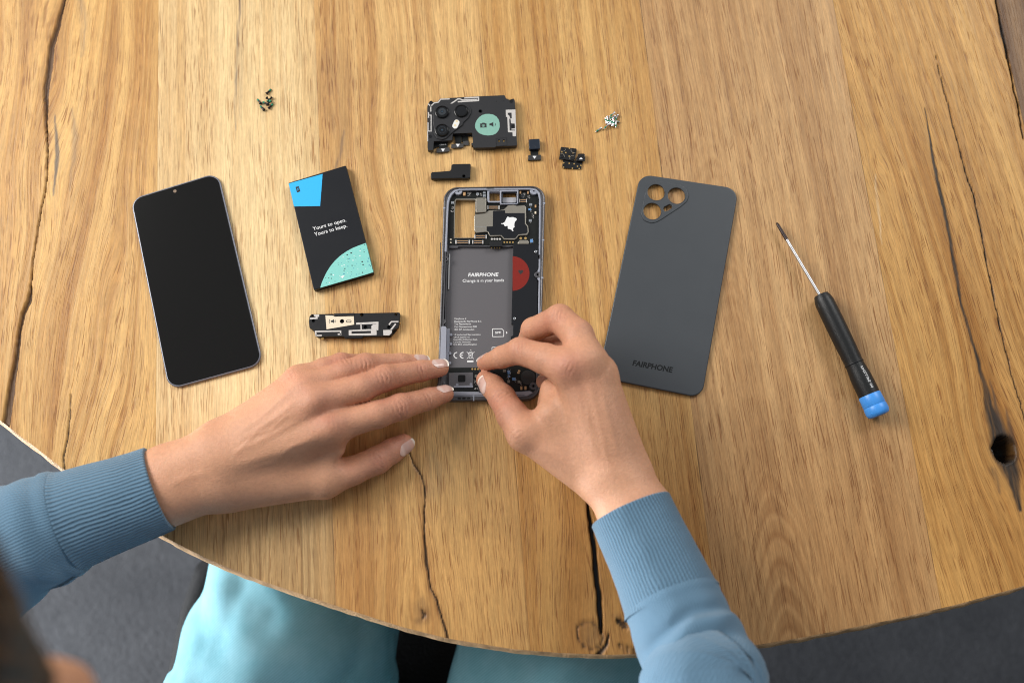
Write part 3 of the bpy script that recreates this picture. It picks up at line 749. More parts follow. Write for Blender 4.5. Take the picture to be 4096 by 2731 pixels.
    for k, ((x, y), r) in enumerate(scr):
        c = A(x, y, z)
        if k >= 5:
            link('contact_pin', lathe_mesh((c[0], c[1], 2), (c[0], c[1], 9), [(0, .75), (2.2, .75), (2.4, .35), (2.9, .3)], 12), M_gold, t, smooth=True, angle=40)
        else:
            link('screw_hole', merge([plate_mesh([circ(c, r + .25, 20), circ(c, r - .02, 20)], z + .01, z + .14), plate_mesh([circ(c, r * .9, 14)], z - .3 if k != 1 else 1.5, z + .03 if k != 1 else 2.4)]), M_blacksteel, t)
    multi('contact_recess', [([a([(1127, 745), (1255, 737), (1262, 830), (1130, 842)]), a([(1132, 750), (1250, 742), (1256, 826), (1135, 837)])], z, z + .1)], M_black, t)
    multi('vent_dot', [(circ(A(1134, 313, z), .4, 10), z, z + .02), (circ(A(1222, 309, z), .4, 10), z, z + .02)], M_void, t)
    # three flex connectors that stick out below
    for nm, rib, pl, tri in (('rear', [(725, 690), (795, 690), (798, 775), (730, 778)], [(740, 775), (806, 767), (809, 820), (745, 823)], (742, 797)),
                        ('mid', [(640, 690), (722, 690), (724, 815), (655, 818)], [(604, 817), (745, 807), (747, 852), (600, 861)], (680, 831)),
                        ('low', [(455, 780), (562, 775), (558, 862), (460, 866)], [(428, 868), (580, 852), (583, 898), (430, 916)], (505, 887))):
        cn = plate('flex_connector', rounded(T(A, pl, 2.0), .2), .9 if nm != 'rear' else .2, 2.0 if nm != 'rear' else 1.0, grainy(new_mat('dark_grey_stiffener', (0.045, 0.043, 0.042), .45), 900, .1), t, .1)
        zr = (1.2, 1.6) if nm != 'rear' else (.4, .7)
        link('ribbon_cable', plate_mesh([T(A, rib, 2.0)], *zr), M_pcb, cn)
        if nm != 'rear':
            link('arrow_mark', plate_mesh([tri_icon(A, tri[0], tri[1], 24, 2.0)], 2.01, 2.05), M_white, cn)
        if nm == 'low':
            link('serial_print', put_text('CEP08 19', A(467, 829, 1.6)[:2], A(543, 826, 1.6)[:2], 1.66, bold=.03), M_greyprint, cn)
    link('silver_edge', plate_mesh([strip(T(A, [(326, 668), (327, 790)], 4), .6)], 2.5, z + .03), M_trace, t)
build_camera_module()

# ------------------------------------------------------------------ bracket, front camera, flex circuit
def build_small():
    z = 4.4
    o = [(362, 1163), (375, 1142), (585, 1128), (598, 1116), (605, 1060), (620, 1048), (820, 1043), (831, 1050), (826, 1208), (790, 1216), (735, 1218), (728, 1214), (378, 1222), (363, 1214)]
    L_ = rounded(T(A, o, z), .45)
    t = thing('connector_cover', ctr(L_), 'L-shaped plain black plastic cover piece below the camera module', 'plastic cover')
    plate('plate', [L_, circ(A(750, 1190, z), 1.2, 20)], .6, z, M_black, t, .45, seg=3)
    link('screw_hole', merge([plate_mesh([circ(A(750, 1190, z), 1.5, 20), circ(A(750, 1190, z), 1.1, 20)], z + .01, z + .1), plate_mesh([circ(A(750, 1190, z), .9, 14)], .8, 1.6)]), M_blacksteel, t)
    plate('foot', inset(L_, .6), 0, .7, M_black, t)
    # front camera
    z = 4.0
    c = A(1580, 870, 0)
    t = thing('front_camera', c, 'small dark navy square camera on a short ribbon, beside the camera module', 'camera')
    plate('camera_block', rounded(T(A, [(1514, 758), (1642, 749), (1648, 868), (1518, 876)], z), .7), .3, z, M_navy, t, .35, seg=3)
    plate('ribbon_cable', T(A, [(1531, 870), (1624, 866), (1626, 942), (1536, 946)], 1.2), .9, 1.2, M_pcb, t)
    pl = plate('connector', rounded(T(A, [(1507, 943), (1658, 938), (1659, 997), (1505, 1004)], 1.8), .3), .2, 1.8, grainy(new_mat('dark_stiffener', (0.03, 0.028, 0.027), .4), 900, .1), t, .15)
    link('arrow_mark', plate_mesh([tri_icon(A, 1582, 972, 23, 1.8)], 1.81, 1.85), M_white, pl)
    multi('camera_outline', [(strip(T(A, [(1562, 840), (1594, 838), (1596, 862)], z), .12), z, z + .02)], new_mat('faint_print', (0.05, 0.055, 0.06), .4), t)
    # flex circuit
    z = 2.2
    main = [(1893, 846), (1915, 847), (2072, 866), (2079, 880), (2068, 940), (2058, 985), (2046, 1008), (2030, 1012), (1925, 992), (1922, 1000), (1870, 993), (1872, 972), (1880, 930), (1884, 890)]
    L_ = rounded(T(A, main, z), .3)
    t = thing('flex_circuit', ctr(L_), 'glossy black folded flex circuit with gold dots and a raised tab', 'flex circuit')
    mgl = grainy(new_mat('glossy_black_film', (0.010, 0.009, 0.009), .22), 200, .2, 0.0006, 60)
    plate('upper_sheet', L_, 1.4, z, mgl, t, .15)
    plate('lower_sheet', rounded(T(A, [(1922, 995), (1990, 1000), (2065, 1008), (2100, 1005), (2146, 1012), (2131, 1100), (2124, 1110), (1920, 1098), (1906, 1085), (1912, 1040)], 1), .3), .5, 1.0, mgl, t, .1)
    tb = plate('tab', rounded(T(A, [(2074, 1010), (2078, 965), (2088, 960), (2092, 935), (2104, 925), (2163, 925), (2174, 935), (2172, 958), (2180, 965), (2174, 1012), (2145, 1016)], 3.0), .35), 1.6, 3.0, mgl, t, .2)
    link('arrow_mark', plate_mesh([T(A, [(2105, 993), (2152, 993), (2128, 970)], 3.0)], 3.01, 3.05), M_white, tb)
    gd = []
    for x, y, zz in [(1993, 863, z), (1903, 906, z), (1950, 915, z), (2035, 918, z), (1990, 957, z), (1925, 1035, 1), (1990, 1041, 1), (2048, 1046, 1), (2087, 1075, 1), (2127, 1065, 1), (1922, 1086, 1), (2027, 1099, 1), (2108, 1104, 1)]:
        gd.append((circ(A(x, y, zz), .56, 14), zz, zz + .06))
    multi('gold_dots', gd, M_gold, t)
    rg = []
    for x, y, a0, a1 in [(1912, 868, .2, 2.0), (2046, 886, 1.2, 3.6), (1898, 960, -1.8, .3), (2030, 985, 2.9, 5.2)]:
        rg.append((strip([tuple(A(x + 36 * math.cos(k), y + 32 * math.sin(k), z)[:2]) for k in np.linspace(a0, a1, 12)], .3), z, z + .35))
    multi('button_dome_rim', rg, M_shield, t)
    multi('button_dome', [(circ(A(x, y, z), 1.5, 18), z, z + .3, .12) for x, y in [(1913, 874), (2042, 888), (1902, 955), (2028, 978)]], mgl, t)
build_small()

# ------------------------------------------------------------------ back cover
def build_cover():
    z = 2.7
    q = quad_round(F, [(296, 58), (941, 154), (699, 1522), (18, 1386)], [9.5] * 4, z)
    t = thing('back_cover', ctr(q), 'matt dark grey phone back cover with three camera openings', 'phone cover')
    big = [(399, 181, 57), (532, 203, 57), (374, 304, 58)]
    hl = [circ(F(x, y, z), r * .1165, 40) for x, y, r in big]
    pea = rounded(T(F, [(487, 258), (505, 268), (500, 285), (475, 300), (455, 306), (446, 290), (452, 275), (468, 268)], z), .8)
    plate('shell', [q] + hl + [pea], z - 1.9, z, M_cover, t, 1.0, seg=5)
    # thin rim that the shell stands on
    plate('rim', [inset(q, .9), inset(q, 2.0)], 0, z - 1.0, M_cover, t)
    isl = [(300, 320), (328, 180), (345, 135), (390, 110), (440, 112), (560, 132), (600, 160), (613, 205), (600, 240), (560, 275), (430, 360), (400, 376), (365, 382), (320, 365)]
    il = rounded(T(F, isl, z), 3.5)
    plate('camera_island', [il] + [circ(F(x, y, z), r * .1165, 40) for x, y, r in big] + [pea], z - .5, z + .55, M_cover, t, .45, seg=4)
    multi('opening_rim', [([circ(F(x, y, z), r * .1165 + .28, 40), circ(F(x, y, z), r * .1165 - .12, 40)], z - .8, z + .66, .12) for x, y, r in big], M_cover, t)
    me = put_text('FAIRPHONE', F(243, 1308, z)[:2], F(506, 1356, z)[:2], z + .02, cap=4.1, bold=.05, shear=.12)
    link('maker_lettering', me, M_cover2, t)
build_cover()

# ------------------------------------------------------------------ screwdriver
def build_driver():
    tip = np.array(G(101, 73, 4.5)); col = np.array(G(420, 590, 8.2)); end = np.array(G(846, 1470, 8.2))
    t = thing('screwdriver', (tip + end) / 2 * np.array([1, 1, 0]), 'precision screwdriver with ribbed black handle and bright blue end cap', 'screwdriver')
    ax = end - col; Lh = np.linalg.norm(ax); d = ax / Lh
    sh0 = np.array(G(402, 578, 8.2))
    Ls = np.linalg.norm(sh0 - tip)
    link('tip', lathe_mesh(tip, sh0, [(0, .15), (.6, .75), (2.5, 1.15), (15.2, 1.35), (15.4, 1.1)], 16), M_tip, t, smooth=True, angle=40)
    link('shaft', lathe_mesh(tip, sh0, [(15.1, 1.18), (Ls, 1.18), (Ls + 1.5, 1.18)], 24), M_shaft, t, smooth=True, angle=40)
    hp = [(0, 4.6), (.5, 5.6), (4.0, 6.9), (6, 7.2), (14, 7.6), (30, 7.7), (46, 7.5), (56, 7.1), (62, 7.1), (70, 8.0), (78, 8.2), (86.5, 8.2)]
    k = (Lh - 16.5) / 86.5
    hp = [(a * k, r * .93) for a, r in hp]
    h = link('handle', lathe_mesh(col, end, hp, 6 * 6), M_rubber, t, smooth=True, angle=35)
    # faceted grip ribs
    ms = []
    u = np.cross(d, [0, 0, 1.0]); u /= np.linalg.norm(u); v = np.cross(u, d)
    if v[2] < 0: v = -v
    for i in range(8):
        an = 2 * math.pi * (i + .5) / 8
        o_ = (math.cos(an) * u + math.sin(an) * v) * 7.02
        ms.append(lathe_mesh(col + d * 5 * k + o_ * .93, col + d * 60 * k + o_ * .90, [(0, .05), (2, .45), (50 * k, .45), (55 * k, .05)], 8))
    link('grip_ribs', merge(ms), M_rubber, t, smooth=True)
    link('grip_band', lathe_mesh(col, end, [(59 * k, 6.7), (59.2 * k, 6.95), (60.2 * k, 6.95), (60.4 * k, 6.7)], 36), M_black, t, smooth=True)
    L0 = 86.5 * k
    cp = link('end_cap', lathe_mesh(col, end, [(L0 - 1, 7.3), (L0, 7.9), (L0 + 7.2, 8.1), (L0 + 7.8, 7.8), (L0 + 8.4, 8.15), (L0 + 12.6, 8.35), (L0 + 15, 7.5), (L0 + 15.8, 5.6), (L0 + 15.4, 3.5)], 40), M_bluecap, t, smooth=True, angle=50)
    # size print follows the handle's curve
    ms = []
    for s_, p0, Lx, rot, cap in (('PHILLIPS 00', 64 * k, 17.0, -.30, 1.9), ('precision line 00', 64 * k, 17, -.62, .75)):
        me = text_mesh(s_, 10, .03); co = np.array([q.co[:] for q in me.vertices]); w = co[:, 0].max()
        for q in me.vertices:
            x = q.co.x / w * Lx; y = q.co.y / co[:, 1].max() * cap
            an = math.pi / 2 - rot * 0 + (rot * 1.0) + y / 7.8
            tt = p0 + x; rr = np.interp(tt / k, [a[0] / k for a in hp], [a[1] for a in hp]) + .04
            # text reads along the axis
            cc = col + d * tt + rr * (math.cos(an) * -u * (1 if True else -1) + math.sin(an) * v)
            q.co = tuple(cc)
        ms.append(me)
    link('size_print', ms[0], M_greyprint, t)
    bpy.data.meshes.remove(ms[1])
build_driver()

# ------------------------------------------------------------------ screws
BS = crop(950, 300, 250 / 2178); SS = crop(2340, 420, 180 / 2016)
def make_screw(kind):
    """unit screw along +X, head at the origin"""
    L_ = 4.6 if kind == 'black' else 4.7
    r = .72 if kind == 'black' else .58; hr = 1.2 if kind == 'black' else 1.15
    m = M_blacksteel if kind == 'black' else M_steel
    root = bpy.data.objects.new('machine_screw', None); COL.objects.link(root); root.empty_display_size = .002
    prof = [(-.75, .05), (-.75, hr * .85), (-.5, hr), (-.1, hr), (0, r * 1.05)]
    hd = link('head', lathe_mesh((0, 0, 0), (1, 0, 0), prof, 20), m, root, smooth=True, angle=35)
    x = [box_mesh((0, 0), hr * 1.2, .32, -.02, .02), box_mesh((0, 0), .32, hr * 1.2, -.021, .021)]
    me = merge(x)
    for v in me.vertices: v.co = (-.76 + v.co.z, v.co.x, v.co.y)
    link('cross_recess', me, M_void, hd)
    th = [(0, r * .9)]
    n = int(L_ / .35)
    for i in range(n): th += [(i * .35 + .1, r), (i * .35 + .27, r * .86)]
    link('shank', lathe_mesh((0, 0, 0), (1, 0, 0), th + [(L_, r * .7)], 14), m, root, smooth=True)
    a0, a1 = (2.6, 4.1) if kind == 'black' else (2.2, 3.7)
    link('thread_lock', lathe_mesh((0, 0, 0), (1, 0, 0), [(a0, r * 1.0), (a0 + .15, r + .07), (a1 - .15, r + .07), (a1, r)], 14), M_green, root, smooth=True)
    return root
def copy_tree(o, parent=None):
    c = o.copy(); COL.objects.link(c); c.parent = parent
    for ch in list(o.children): copy_tree(ch, c)
    return c
def place_screws(fn, kind, lst, group):
    proto = make_screw(kind)
    r = .95
    for i, (h, tp, lift, pitch, lab) in enumerate(lst):
        o = proto if i == 0 else copy_tree(proto)
        a, b = fn(*h, 1.0), fn(*tp, 1.0)
        d = np.array(b - a); Ln = np.linalg.norm(d); yaw = math.atan2(d[1], d[0])
        o.location = (a[0] / 1000, a[1] / 1000, (r + .2 + lift) / 1000)
        o.rotation_euler = (0.4 * i, pitch, yaw)
        tag(o, lab, 'screw', group)
place_screws(BS, 'black', [
    ((1030, 640), (1165, 500), 0, .10, 'short black screw lying alone above the black screw pile'),
    ((800, 990), (710, 870), 0, .12, 'upper black screw of the two with bright green tips left of the pile'),
    ((912, 1215), (805, 1095), 0, .12, 'lower black screw of the two with bright green tips left of the pile'),
    ((1105, 1155), (1215, 1030), 0, .08, 'lowest right black screw, lying against the black screw pile'),
    ((1185, 810), (1075, 900), .3, .06, 'topmost black screw of the pile, its shiny head edge showing'),
    ((1050, 1060), (1150, 920), 1.0, .15, 'black screw on top of the middle of the black screw pile'),
    ((1050, 850), (1180, 960), 1.6, .1, 'black screw crossing the others in the black screw pile'),
    ((1050, 1020), (925, 965), 0, .1, 'black screw poking out left from under the black screw pile')], 'black machine screws')
place_screws(SS, 'silver', [
    ((1300, 395), (1095, 545), .9, .06, 'uppermost silver screw, its head pointing up right out of the pile'),
    ((1320, 530), (1065, 615), .2, .06, 'silver screw just below the uppermost one, lying nearly level'),
    ((1450, 495), (1370, 680), .2, .10, 'silver screw with green thread at the right edge of the pile top'),
    ((1000, 555), (1040, 815), 0, .08, 'silver screw standing upright second from the left in the pile'),
    ((965, 830), (910, 620), .2, .06, 'leftmost upright silver screw of the pile'),
    ((1110, 880), (1125, 650), .1, .08, 'silver screw in the middle of the pile with its head downward'),
    ((1020, 915), (840, 1095), .8, .10, 'silver screw slanting out to the lower left of the pile'),
    ((695, 1060), (475, 1210), 0, .10, 'silver screw lying alone, apart from the pile on its lower left'),
    ((1230, 950), (1195, 720), .3, .06, 'silver screw with the round slotted head lowest in the pile'),
    ((1255, 670), (1300, 910), 1.1, .12, 'silver screw on top of the right half of the pile'),
    ((1280, 735), (1510, 755), 0, .06, 'silver screw pointing to the right out of the pile'),
    ((1395, 790), (1370, 1065), .5, .10, 'rightmost silver screw hanging down below the pile')], 'silver machine screws')
# ------------------------------------------------------------------ opened phone
def build_phone():
    Z = 7.0
    px4 = [(1776, 749), (2182, 742), (2160, 1597), (1748, 1603)]
    fn = lambda x, y, z=0: W(x, y, z)
    q = rounded(T(fn, px4, Z), [10.5, 10.5, 10.5, 10.5])
    t = thing('opened_phone', ctr(q), 'opened phone body with bare circuit board, empty grey battery bay and red label', 'phone')
    c4 = [W(x, y, Z) for x, y in px4]
    def bl(u, v):      # unit square -> frame plane, u right, v down
        return (1 - v) * ((1 - u) * c4[0] + u * c4[1]) + v * ((1 - u) * c4[3] + u * c4[2])
    i1 = inset(q, 1.5); i2 = inset(q, 3.0); i3 = inset(q, 4.2)
    plate('outer_frame', [q, i1], .3, Z, M_frame, t, .75, seg=4)
    plate('inner_frame', [inset(q, 1.45), i2], 1.0, Z - .5, M_rail, t, .2)
    cam_hole = T(B, [(507, 430), (520, 420), (842, 420), (838, 1052), (490, 1056), (492, 900)], 2)
    win1 = T(B, [(1078, 284), (1258, 282), (1256, 436), (1078, 438)], 2)
    win2 = T(B, [(1290, 284), (1548, 280), (1548, 470), (1290, 476)], 2)
    plate('back_plate', [inset(q, 1.6), cam_hole, win1, win2], .2, 1.6, M_bay, t)
    b = lambda p, z=5.0: T(B, p, z)
    # circuit board
    bo = [(402, 400), (440, 330), (520, 300), (600, 330), (635, 285), (640, 262), (1040, 262), (1050, 470), (1262, 470), (1262, 495), (1565, 490), (1568, 255), (1750, 250), (1770, 300), (1830, 330), (1895, 330), (1908, 400), (1908, 1170), (400, 1172)]
    zb = 4.2
    plate('circuit_board', [b(bo, zb), b([(500, 440), (520, 405), (845, 402), (842, 1058), (486, 1060), (490, 640)], zb)], 3.4, zb, M_pcb, t)
    plate('camera_well_edge', [b([(498, 440), (520, 403), (846, 400), (843, 1060), (484, 1062), (488, 640)], zb), b([(512, 445), (528, 417), (840, 417), (837, 1055), (494, 1057), (500, 640)], zb)], 1.6, zb + .12, M_shield, t)
    # lilac plastic trim
    li = []
    zl = Z - .25
    def S_(pts, w, z0=1.8, z1=zl): li.append((strip(T(B, pts, z1), w), z0, z1, .12))
    trim = plate('antenna_trim', strip(T(B, [(347, 1290), (356, 1100), (372, 700), (382, 480), (400, 395), (440, 320), (500, 268), (580, 245), (800, 240), (1100, 238), (1400, 234), (1760, 232), (1860, 250), (1915, 310), (1932, 400), (1930, 800), (1924, 1340)], zl), [1.5, 1.4, 1.3, 1.5, 1.6, 1.6, 1.6, 1.2, 1.1, 1.3, 1.3, 1.3, 1.5, 1.5, 1.3, 1.3, 1.1]), 2.0, zl, M_lilac, t, .25)
    plate('antenna_trim', strip([tuple(C(x, y, zl)[:2]) for x, y in [(1925, -60), (1924, 100), (1905, 160)]], [1.2, 1.3, 1.8]), 2.0, zl, M_lilac, t, .2)
    plate('antenna_trim', strip([tuple(C(x, y, zl)[:2]) for x, y in [(1905, 255), (1925, 300), (1916, 640), (1910, 1300)]], [1.8, 1.3, 1.2, 1.2]), 2.0, zl, M_lilac, t, .2)
    plate('antenna_trim', rounded([tuple(C(x, y, zl)[:2]) for x, y in [(265, 1090), (290, 1068), (345, 1068), (362, 1100), (352, 1620), (340, 1700), (245, 1700)]], .5), 2.0, zl + .1, M_lilac, t, .3)
    bumps = [strip([tuple(C(x, y, 3.2)[:2]) for x, y in [(392, 1110), (388, 1420), (375, 1620), (360, 1760)]], 2.0)]
    multi('side_clip', [(bumps[0], 1.8, 3.2)] + [(circ(C(x, y, 3.2), 1.05, 16), 1.8, 3.2) for x, y in [(436, 1210), (430, 1366), (420, 1522)]] + [(circ(D(x, y, 3.2), 1.05, 16), 1.8, 3.2) for x, y in [(388, 590)]], M_lilac, t)
    # bosses with screw holes
    for f, x, y, r, m in ((B, 560, 268, 3.0, M_lilac), (B, 1832, 262, 3.1, M_lilac), (C, 1893, 203, 2.5, M_rail), (D, 1702, 955, 2.9, M_rail), (C, 310, 990, 1.9, M_rail), (B, 355, 1410, 1.9, M_rail), (D, 255, 935, 3.0, M_rail)):
        c = f(x, y, 6.4)
        plate('screw_boss', [circ(c, r, 28), circ(c, .85, 18)], 1.8, 6.4, m, t, .3)
        plate('screw_socket', circ(c, .9, 16), 1.8, 3.2, M_void, t)
    plate('top_rail', [b([(600, 240), (1760, 232), (1755, 256), (600, 268)], 5.6)], 2, 5.6, M_lilac, t, .1)
    # two square windows
    plate('window_frame', [rounded(b([(1046, 250), (1268, 250), (1262, 462), (1070, 462), (1046, 440)], 6), .5), rounded(b([(1080, 280), (1258, 278), (1256, 436), (1082, 438)], 6), .3)], 1.6, 6, M_lilac, t, .2)
    plate('window_frame', [rounded(b([(1260, 255), (1570, 248), (1566, 476), (1540, 490), (1280, 494), (1258, 480)], 6.4), .5), rounded(b([(1283, 280), (1550, 275), (1548, 474), (1284, 480)], 6.4), .6)], 1.6, 6.4, M_lilac, t, .2)
    plate('window_gasket', [rounded(b([(1284, 284), (1549, 280), (1547, 472), (1286, 478)], 5), .6), rounded(b([(1308, 302), (1532, 300), (1530, 462), (1306, 466)], 5), 1.1)], 1.8, 5, M_navy, t, .3)
    plate('frosted_flap', rounded(b([(1300, 380), (1534, 376), (1532, 466), (1302, 470)], 2.2), .3), 1.7, 2.2, M_paper, t)
    # shields
    big = [(1268, 588), (1330, 576), (1345, 560), (1395, 508), (1490, 498), (1545, 518), (1668, 508), (1700, 540), (1698, 815), (1735, 862), (1741, 960), (1716, 1010), (1572, 1018), (1540, 1066), (1502, 1090), (1330, 1086), (1292, 1040), (1270, 1026), (1100, 1034), (1075, 1010), (1058, 962), (1022, 957), (868, 972), (830, 942), (826, 868), (828, 690), (852, 656), (1000, 640), (1078, 592)]
    zs = 5.7
    sh = plate('shield_can', rounded(b(big, zs), .9), 4.2, zs, M_shield, t, .35, seg=3)
    lab = [(1142, 604), (1345, 594), (1345, 642), (1674, 640), (1678, 820), (1718, 870), (1724, 955), (1700, 985), (1568, 998), (1518, 1062), (1332, 1064), (1284, 1010), (1090, 1012), (1066, 950), (1036, 940), (1036, 868), (1140, 864)]
    plate('black_label', rounded(b(lab, zs), .4), zs, zs + .12, M_blackcard, sh)
    cty = [(1385, 703), (1400, 704), (1420, 716), (1455, 710), (1490, 711), (1505, 722), (1530, 724), (1541, 742), (1538, 762), (1512, 785), (1503, 815), (1500, 850), (1506, 878), (1488, 888), (1478, 905), (1478, 925), (1487, 943), (1472, 947), (1450, 922), (1425, 910), (1396, 906), (1390, 890), (1390, 862), (1375, 855), (1362, 864), (1341, 862), (1330, 845), (1325, 832), (1300, 828), (1275, 822), (1283, 812), (1305, 814), (1325, 800), (1345, 785), (1358, 750)]
    plate('white_map_mark', b(cty, zs), zs + .12, zs + .16, M_white, sh)
    plate('seam', [strip(b([(835, 872), (1022, 872), (1024, 950)], zs), .16)], zs, zs + .06, M_chrome, sh)
    s2 = plate('tall_shield', rounded(b([(850, 382), (1030, 378), (1030, 625), (850, 635)], 7), 1.1), 4.2, 7, M_shield, t, .4, seg=3)
    for x, y in ((992, 398), (877, 594)): plate('vent_hole', circ(B(x, y, 7), .32, 12), 7.0, 7.03, M_void, s2)
    plate('metal_tab', rounded(b([(1560, 1160), (1562, 1130), (1585, 1098), (1605, 1092), (1715, 1092), (1742, 1115), (1745, 1160)], 5), .5), 4.2, 5.0, M_shield, t, .3)
    # connectors
    for x0, y0, x1, y1 in ((1047, 515, 1253, 576), (828, 1006, 1036, 1068), (508, 1093, 755, 1155), (794, 1095, 980, 1155), (1582, 403, 1712, 463)):
        zc = 5.1
        o = [(x0, y0), (x1, y0), (x1, y1), (x0, y1)]
        cn = plate('board_connector', [b(o, zc)], 4.2, zc - .25, M_navy, t)
        w = x1 - x0; h = y1 - y0
        r = [(b([(x0 + w * .14, y0 + h * a), (x1 - w * .14, y0 + h * a), (x1 - w * .14, y0 + h * c_), (x0 + w * .14, y0 + h * c_)], zc), zc - .3, zc) for a, c_ in ((.14, .30), (.66, .82))]
        link('gold_contacts', merge([plate_mesh([i[0]], i[1], i[2]) for i in r]), M_copper, cn)
        link('end_clips', merge([plate_mesh([b([(x0, y0), (x0 + w * .09, y0), (x0 + w * .09, y0 + h * .3), (x0 + w * .09, y1 - h * .3), (x0 + w * .09, y1), (x0, y1)], zc)], zc - .3, zc + .02), plate_mesh([b([(x1 - w * .09, y0), (x1, y0), (x1, y1), (x1 - w * .09, y1)], zc)], zc - .3, zc + .02), plate_mesh([b([(x0 + w * .2, y1 + 1), (x1 - w * .25, y1 + 1), (x1 - w * .25, y1 + 7), (x0 + w * .2, y1 + 7)], zb)], zb, zb + .1)]), M_trace, cn)
    for x, y, r, m in ([(1608, 1063, 22, M_gold), (1688, 1063, 22, M_gold)] + [(x, 1130, 15, M_gold) for x in (1332, 1380, 1427, 1477)] + [(x, 1076, 18, M_trace) for x in (1124, 1169, 1214, 1260)] + [(433, 1083, 14, M_cream), (433, 1135, 14, M_cream)]):
        plate('contact_pad', circ(B(x, y, zb), r * .0433, 18), zb, zb + .08, m, t)
    # battery terminal
    bt = plate('battery_terminal', rounded(b([(1088, 1116), (1294, 1114), (1296, 1160), (1303, 1200), (1085, 1202)], 6), .2), 3, 6, M_black, t, .15)
    for x in (1120, 1165, 1210, 1256):
        a0, a1 = B(x, 1178, 6), B(x, 1243, 3.4)
        link('gold_pin', merge([box_mesh(((a0[0] + a1[0]) / 2, (a0[1] + a1[1]) / 2), .38, abs(a0[1] - a1[1]), 4.0, 4.6)]), M_gold, bt)
    # small parts soldered on the board: counted ones singly, the rest as one
    for x, y, w, h, m, zt, nm in ((660, 318, 42, 60, M_copper, 1.2, 'capacitor'), (1602, 292, 26, 48, M_copper, .9, 'capacitor'), (1730, 295, 26, 48, M_copper, .9, 'capacitor'), (1857, 525, 26, 48, M_copper, .9, 'capacitor'), (1855, 632, 26, 42, M_cream, .9, 'capacitor'),
                              (1790, 1106, 50, 60, M_bluechip, .7, 'blue_chip'), (1760, 578, 46, 32, M_bluechip, .7, 'blue_chip'), (1640, 350, 30, 42, M_navy, .5, 'chip')):
        c = B(x, y, zb + zt); l = box_mesh(c, w * .0433, h * .0433, zb, zb + zt)
        link(nm, l, m, t)
    for x, y in ((463, 463), (884, 318), (1776, 495), (1769, 763), (996, 292), (996, 346)):
        c = B(x, y, zb + .8)
        link('antenna_socket', merge([box_mesh(c, 2.1, 1.9, zb, zb + .35), plate_mesh([circ(c, .85, 16), circ(c, .5, 16)], zb + .3, zb + .9), plate_mesh([circ(c, .22, 8)], zb + .3, zb + .8)]), M_chrome, t)
    rnd = random.Random(8); bits = []
    def cluster(f, x0, y0, x1, y1, n, sx=.45):
        for _ in range(n):
            c = f(rnd.uniform(x0, x1), rnd.uniform(y0, y1), zb)
            w, h = (rnd.uniform(.25, .5), rnd.uniform(.15, .3))
            if rnd.random() < .5: w, h = h, w
            bits.append(box_mesh(c, w * sx / .45, h * sx / .45, zb, zb + .3))
    cluster(B, 712, 290, 775, 352, 26); cluster(B, 925, 300, 950, 360, 12); cluster(B, 865, 345, 890, 360, 3); cluster(B, 452, 515, 485, 578, 10); cluster(B, 1605, 310, 1680, 380, 22)
    cluster(B, 1722, 335, 1765, 400, 18); cluster(B, 1755, 525, 1795, 620, 16); cluster(B, 1795, 640, 1828, 725, 18); cluster(B, 1770, 790, 1785, 805, 3); cluster(B, 1770, 1070, 1830, 1150, 10); cluster(B, 440, 600, 485, 625, 8, .8)
    cluster(D, 1285, 690, 1360, 770, 16); cluster(D, 1285, 785, 1355, 880, 14); cluster(D, 765, 850, 830, 945, 18); cluster(D, 1495, 885, 1520, 960, 8); cluster(D, 770, 980, 820, 1010, 6, .8); cluster(D, 1390, 815, 1430, 900, 6)
    tag(link('surface_components', merge(bits), M_trace, t), kind='stuff')
    # right hand cover with the red disc
    zc = 5.6
    cv = plate('battery_side_cover', [rounded([tuple(B(x, y, zc)[:2]) for x, y in [(1482, 1168), (1905, 1160)]] + [tuple(C(x, y, zc)[:2]) for x, y in [(1900, 120), (1850, 160), (1840, 230), (1890, 290), (1882, 1325), (1440, 1325), (1440, 1240), (1478, 1225), (1480, 1035), (1450, 1020)]], .3)], 1.8, zc, M_blackcard, t, .15)
    seg = [tuple(C(1472 + 0, -105, zc)[:2])] + [tuple(C(1465 + 290 * math.sin(a), 185 - 290 * math.cos(a), zc)[:2]) for a in np.linspace(.03, math.pi - .02, 40)]
    plate('red_half_disc', seg, zc, zc + .05, M_red, cv)
    h = []
    for k in range(32):
        a = k / 32 * 2 * math.pi
        h.append(tuple(C(1608 + 2.55 * 16 * math.sin(a) ** 3, 158 - 2.75 * (13 * math.cos(a) - 5 * math.cos(2 * a) - 2 * math.cos(3 * a) - math.cos(4 * a)), zc)[:2]))
    plate('heart_mark', h, zc + .05, zc + .09, M_darkprint, cv)
    for f, x, y in ((B, 1860, 1288), (C, 1503, 942)):
        c = f(x, y, zc)
        s_ = link('cover_screw', plate_mesh([circ(c, 1.05, 20)], zc, zc + .35, .12), M_steel, t, smooth=True, angle=30)
        link('screw_well', plate_mesh([circ(c, 1.4, 24), circ(c, 1.02, 24)], zc, zc + .25, .08), M_black, s_)
        link('cross_recess', merge([box_mesh(c, 1.1, .3, zc + .35, zc + .37), box_mesh(c, .3, 1.1, zc + .352, zc + .372)]), M_void, s_)
    # battery bay details
    zf = 1.62
    plate('bay_wall', [T(B, [(405, 1172), (1480, 1168), (1480, 1195), (1400, 1206), (560, 1200), (545, 1225), (405, 1225)], 4)], 1.6, 3.6, M_rail, t, .15)
    plate('bay_wall', strip([tuple(C(x, y, 5.2)[:2]) for x, y in [(372, -300), (356, 300), (345, 700), (342, 1060)]], 1.1), 1.6, 5.2, M_rail, t, .2)
    plate('bay_label_strip', strip([tuple(C(x, y, 4)[:2]) for x, y in [(412, -150), (402, 100), (396, 440)]], .7), 1.6, 3.2, M_greyprint, t)
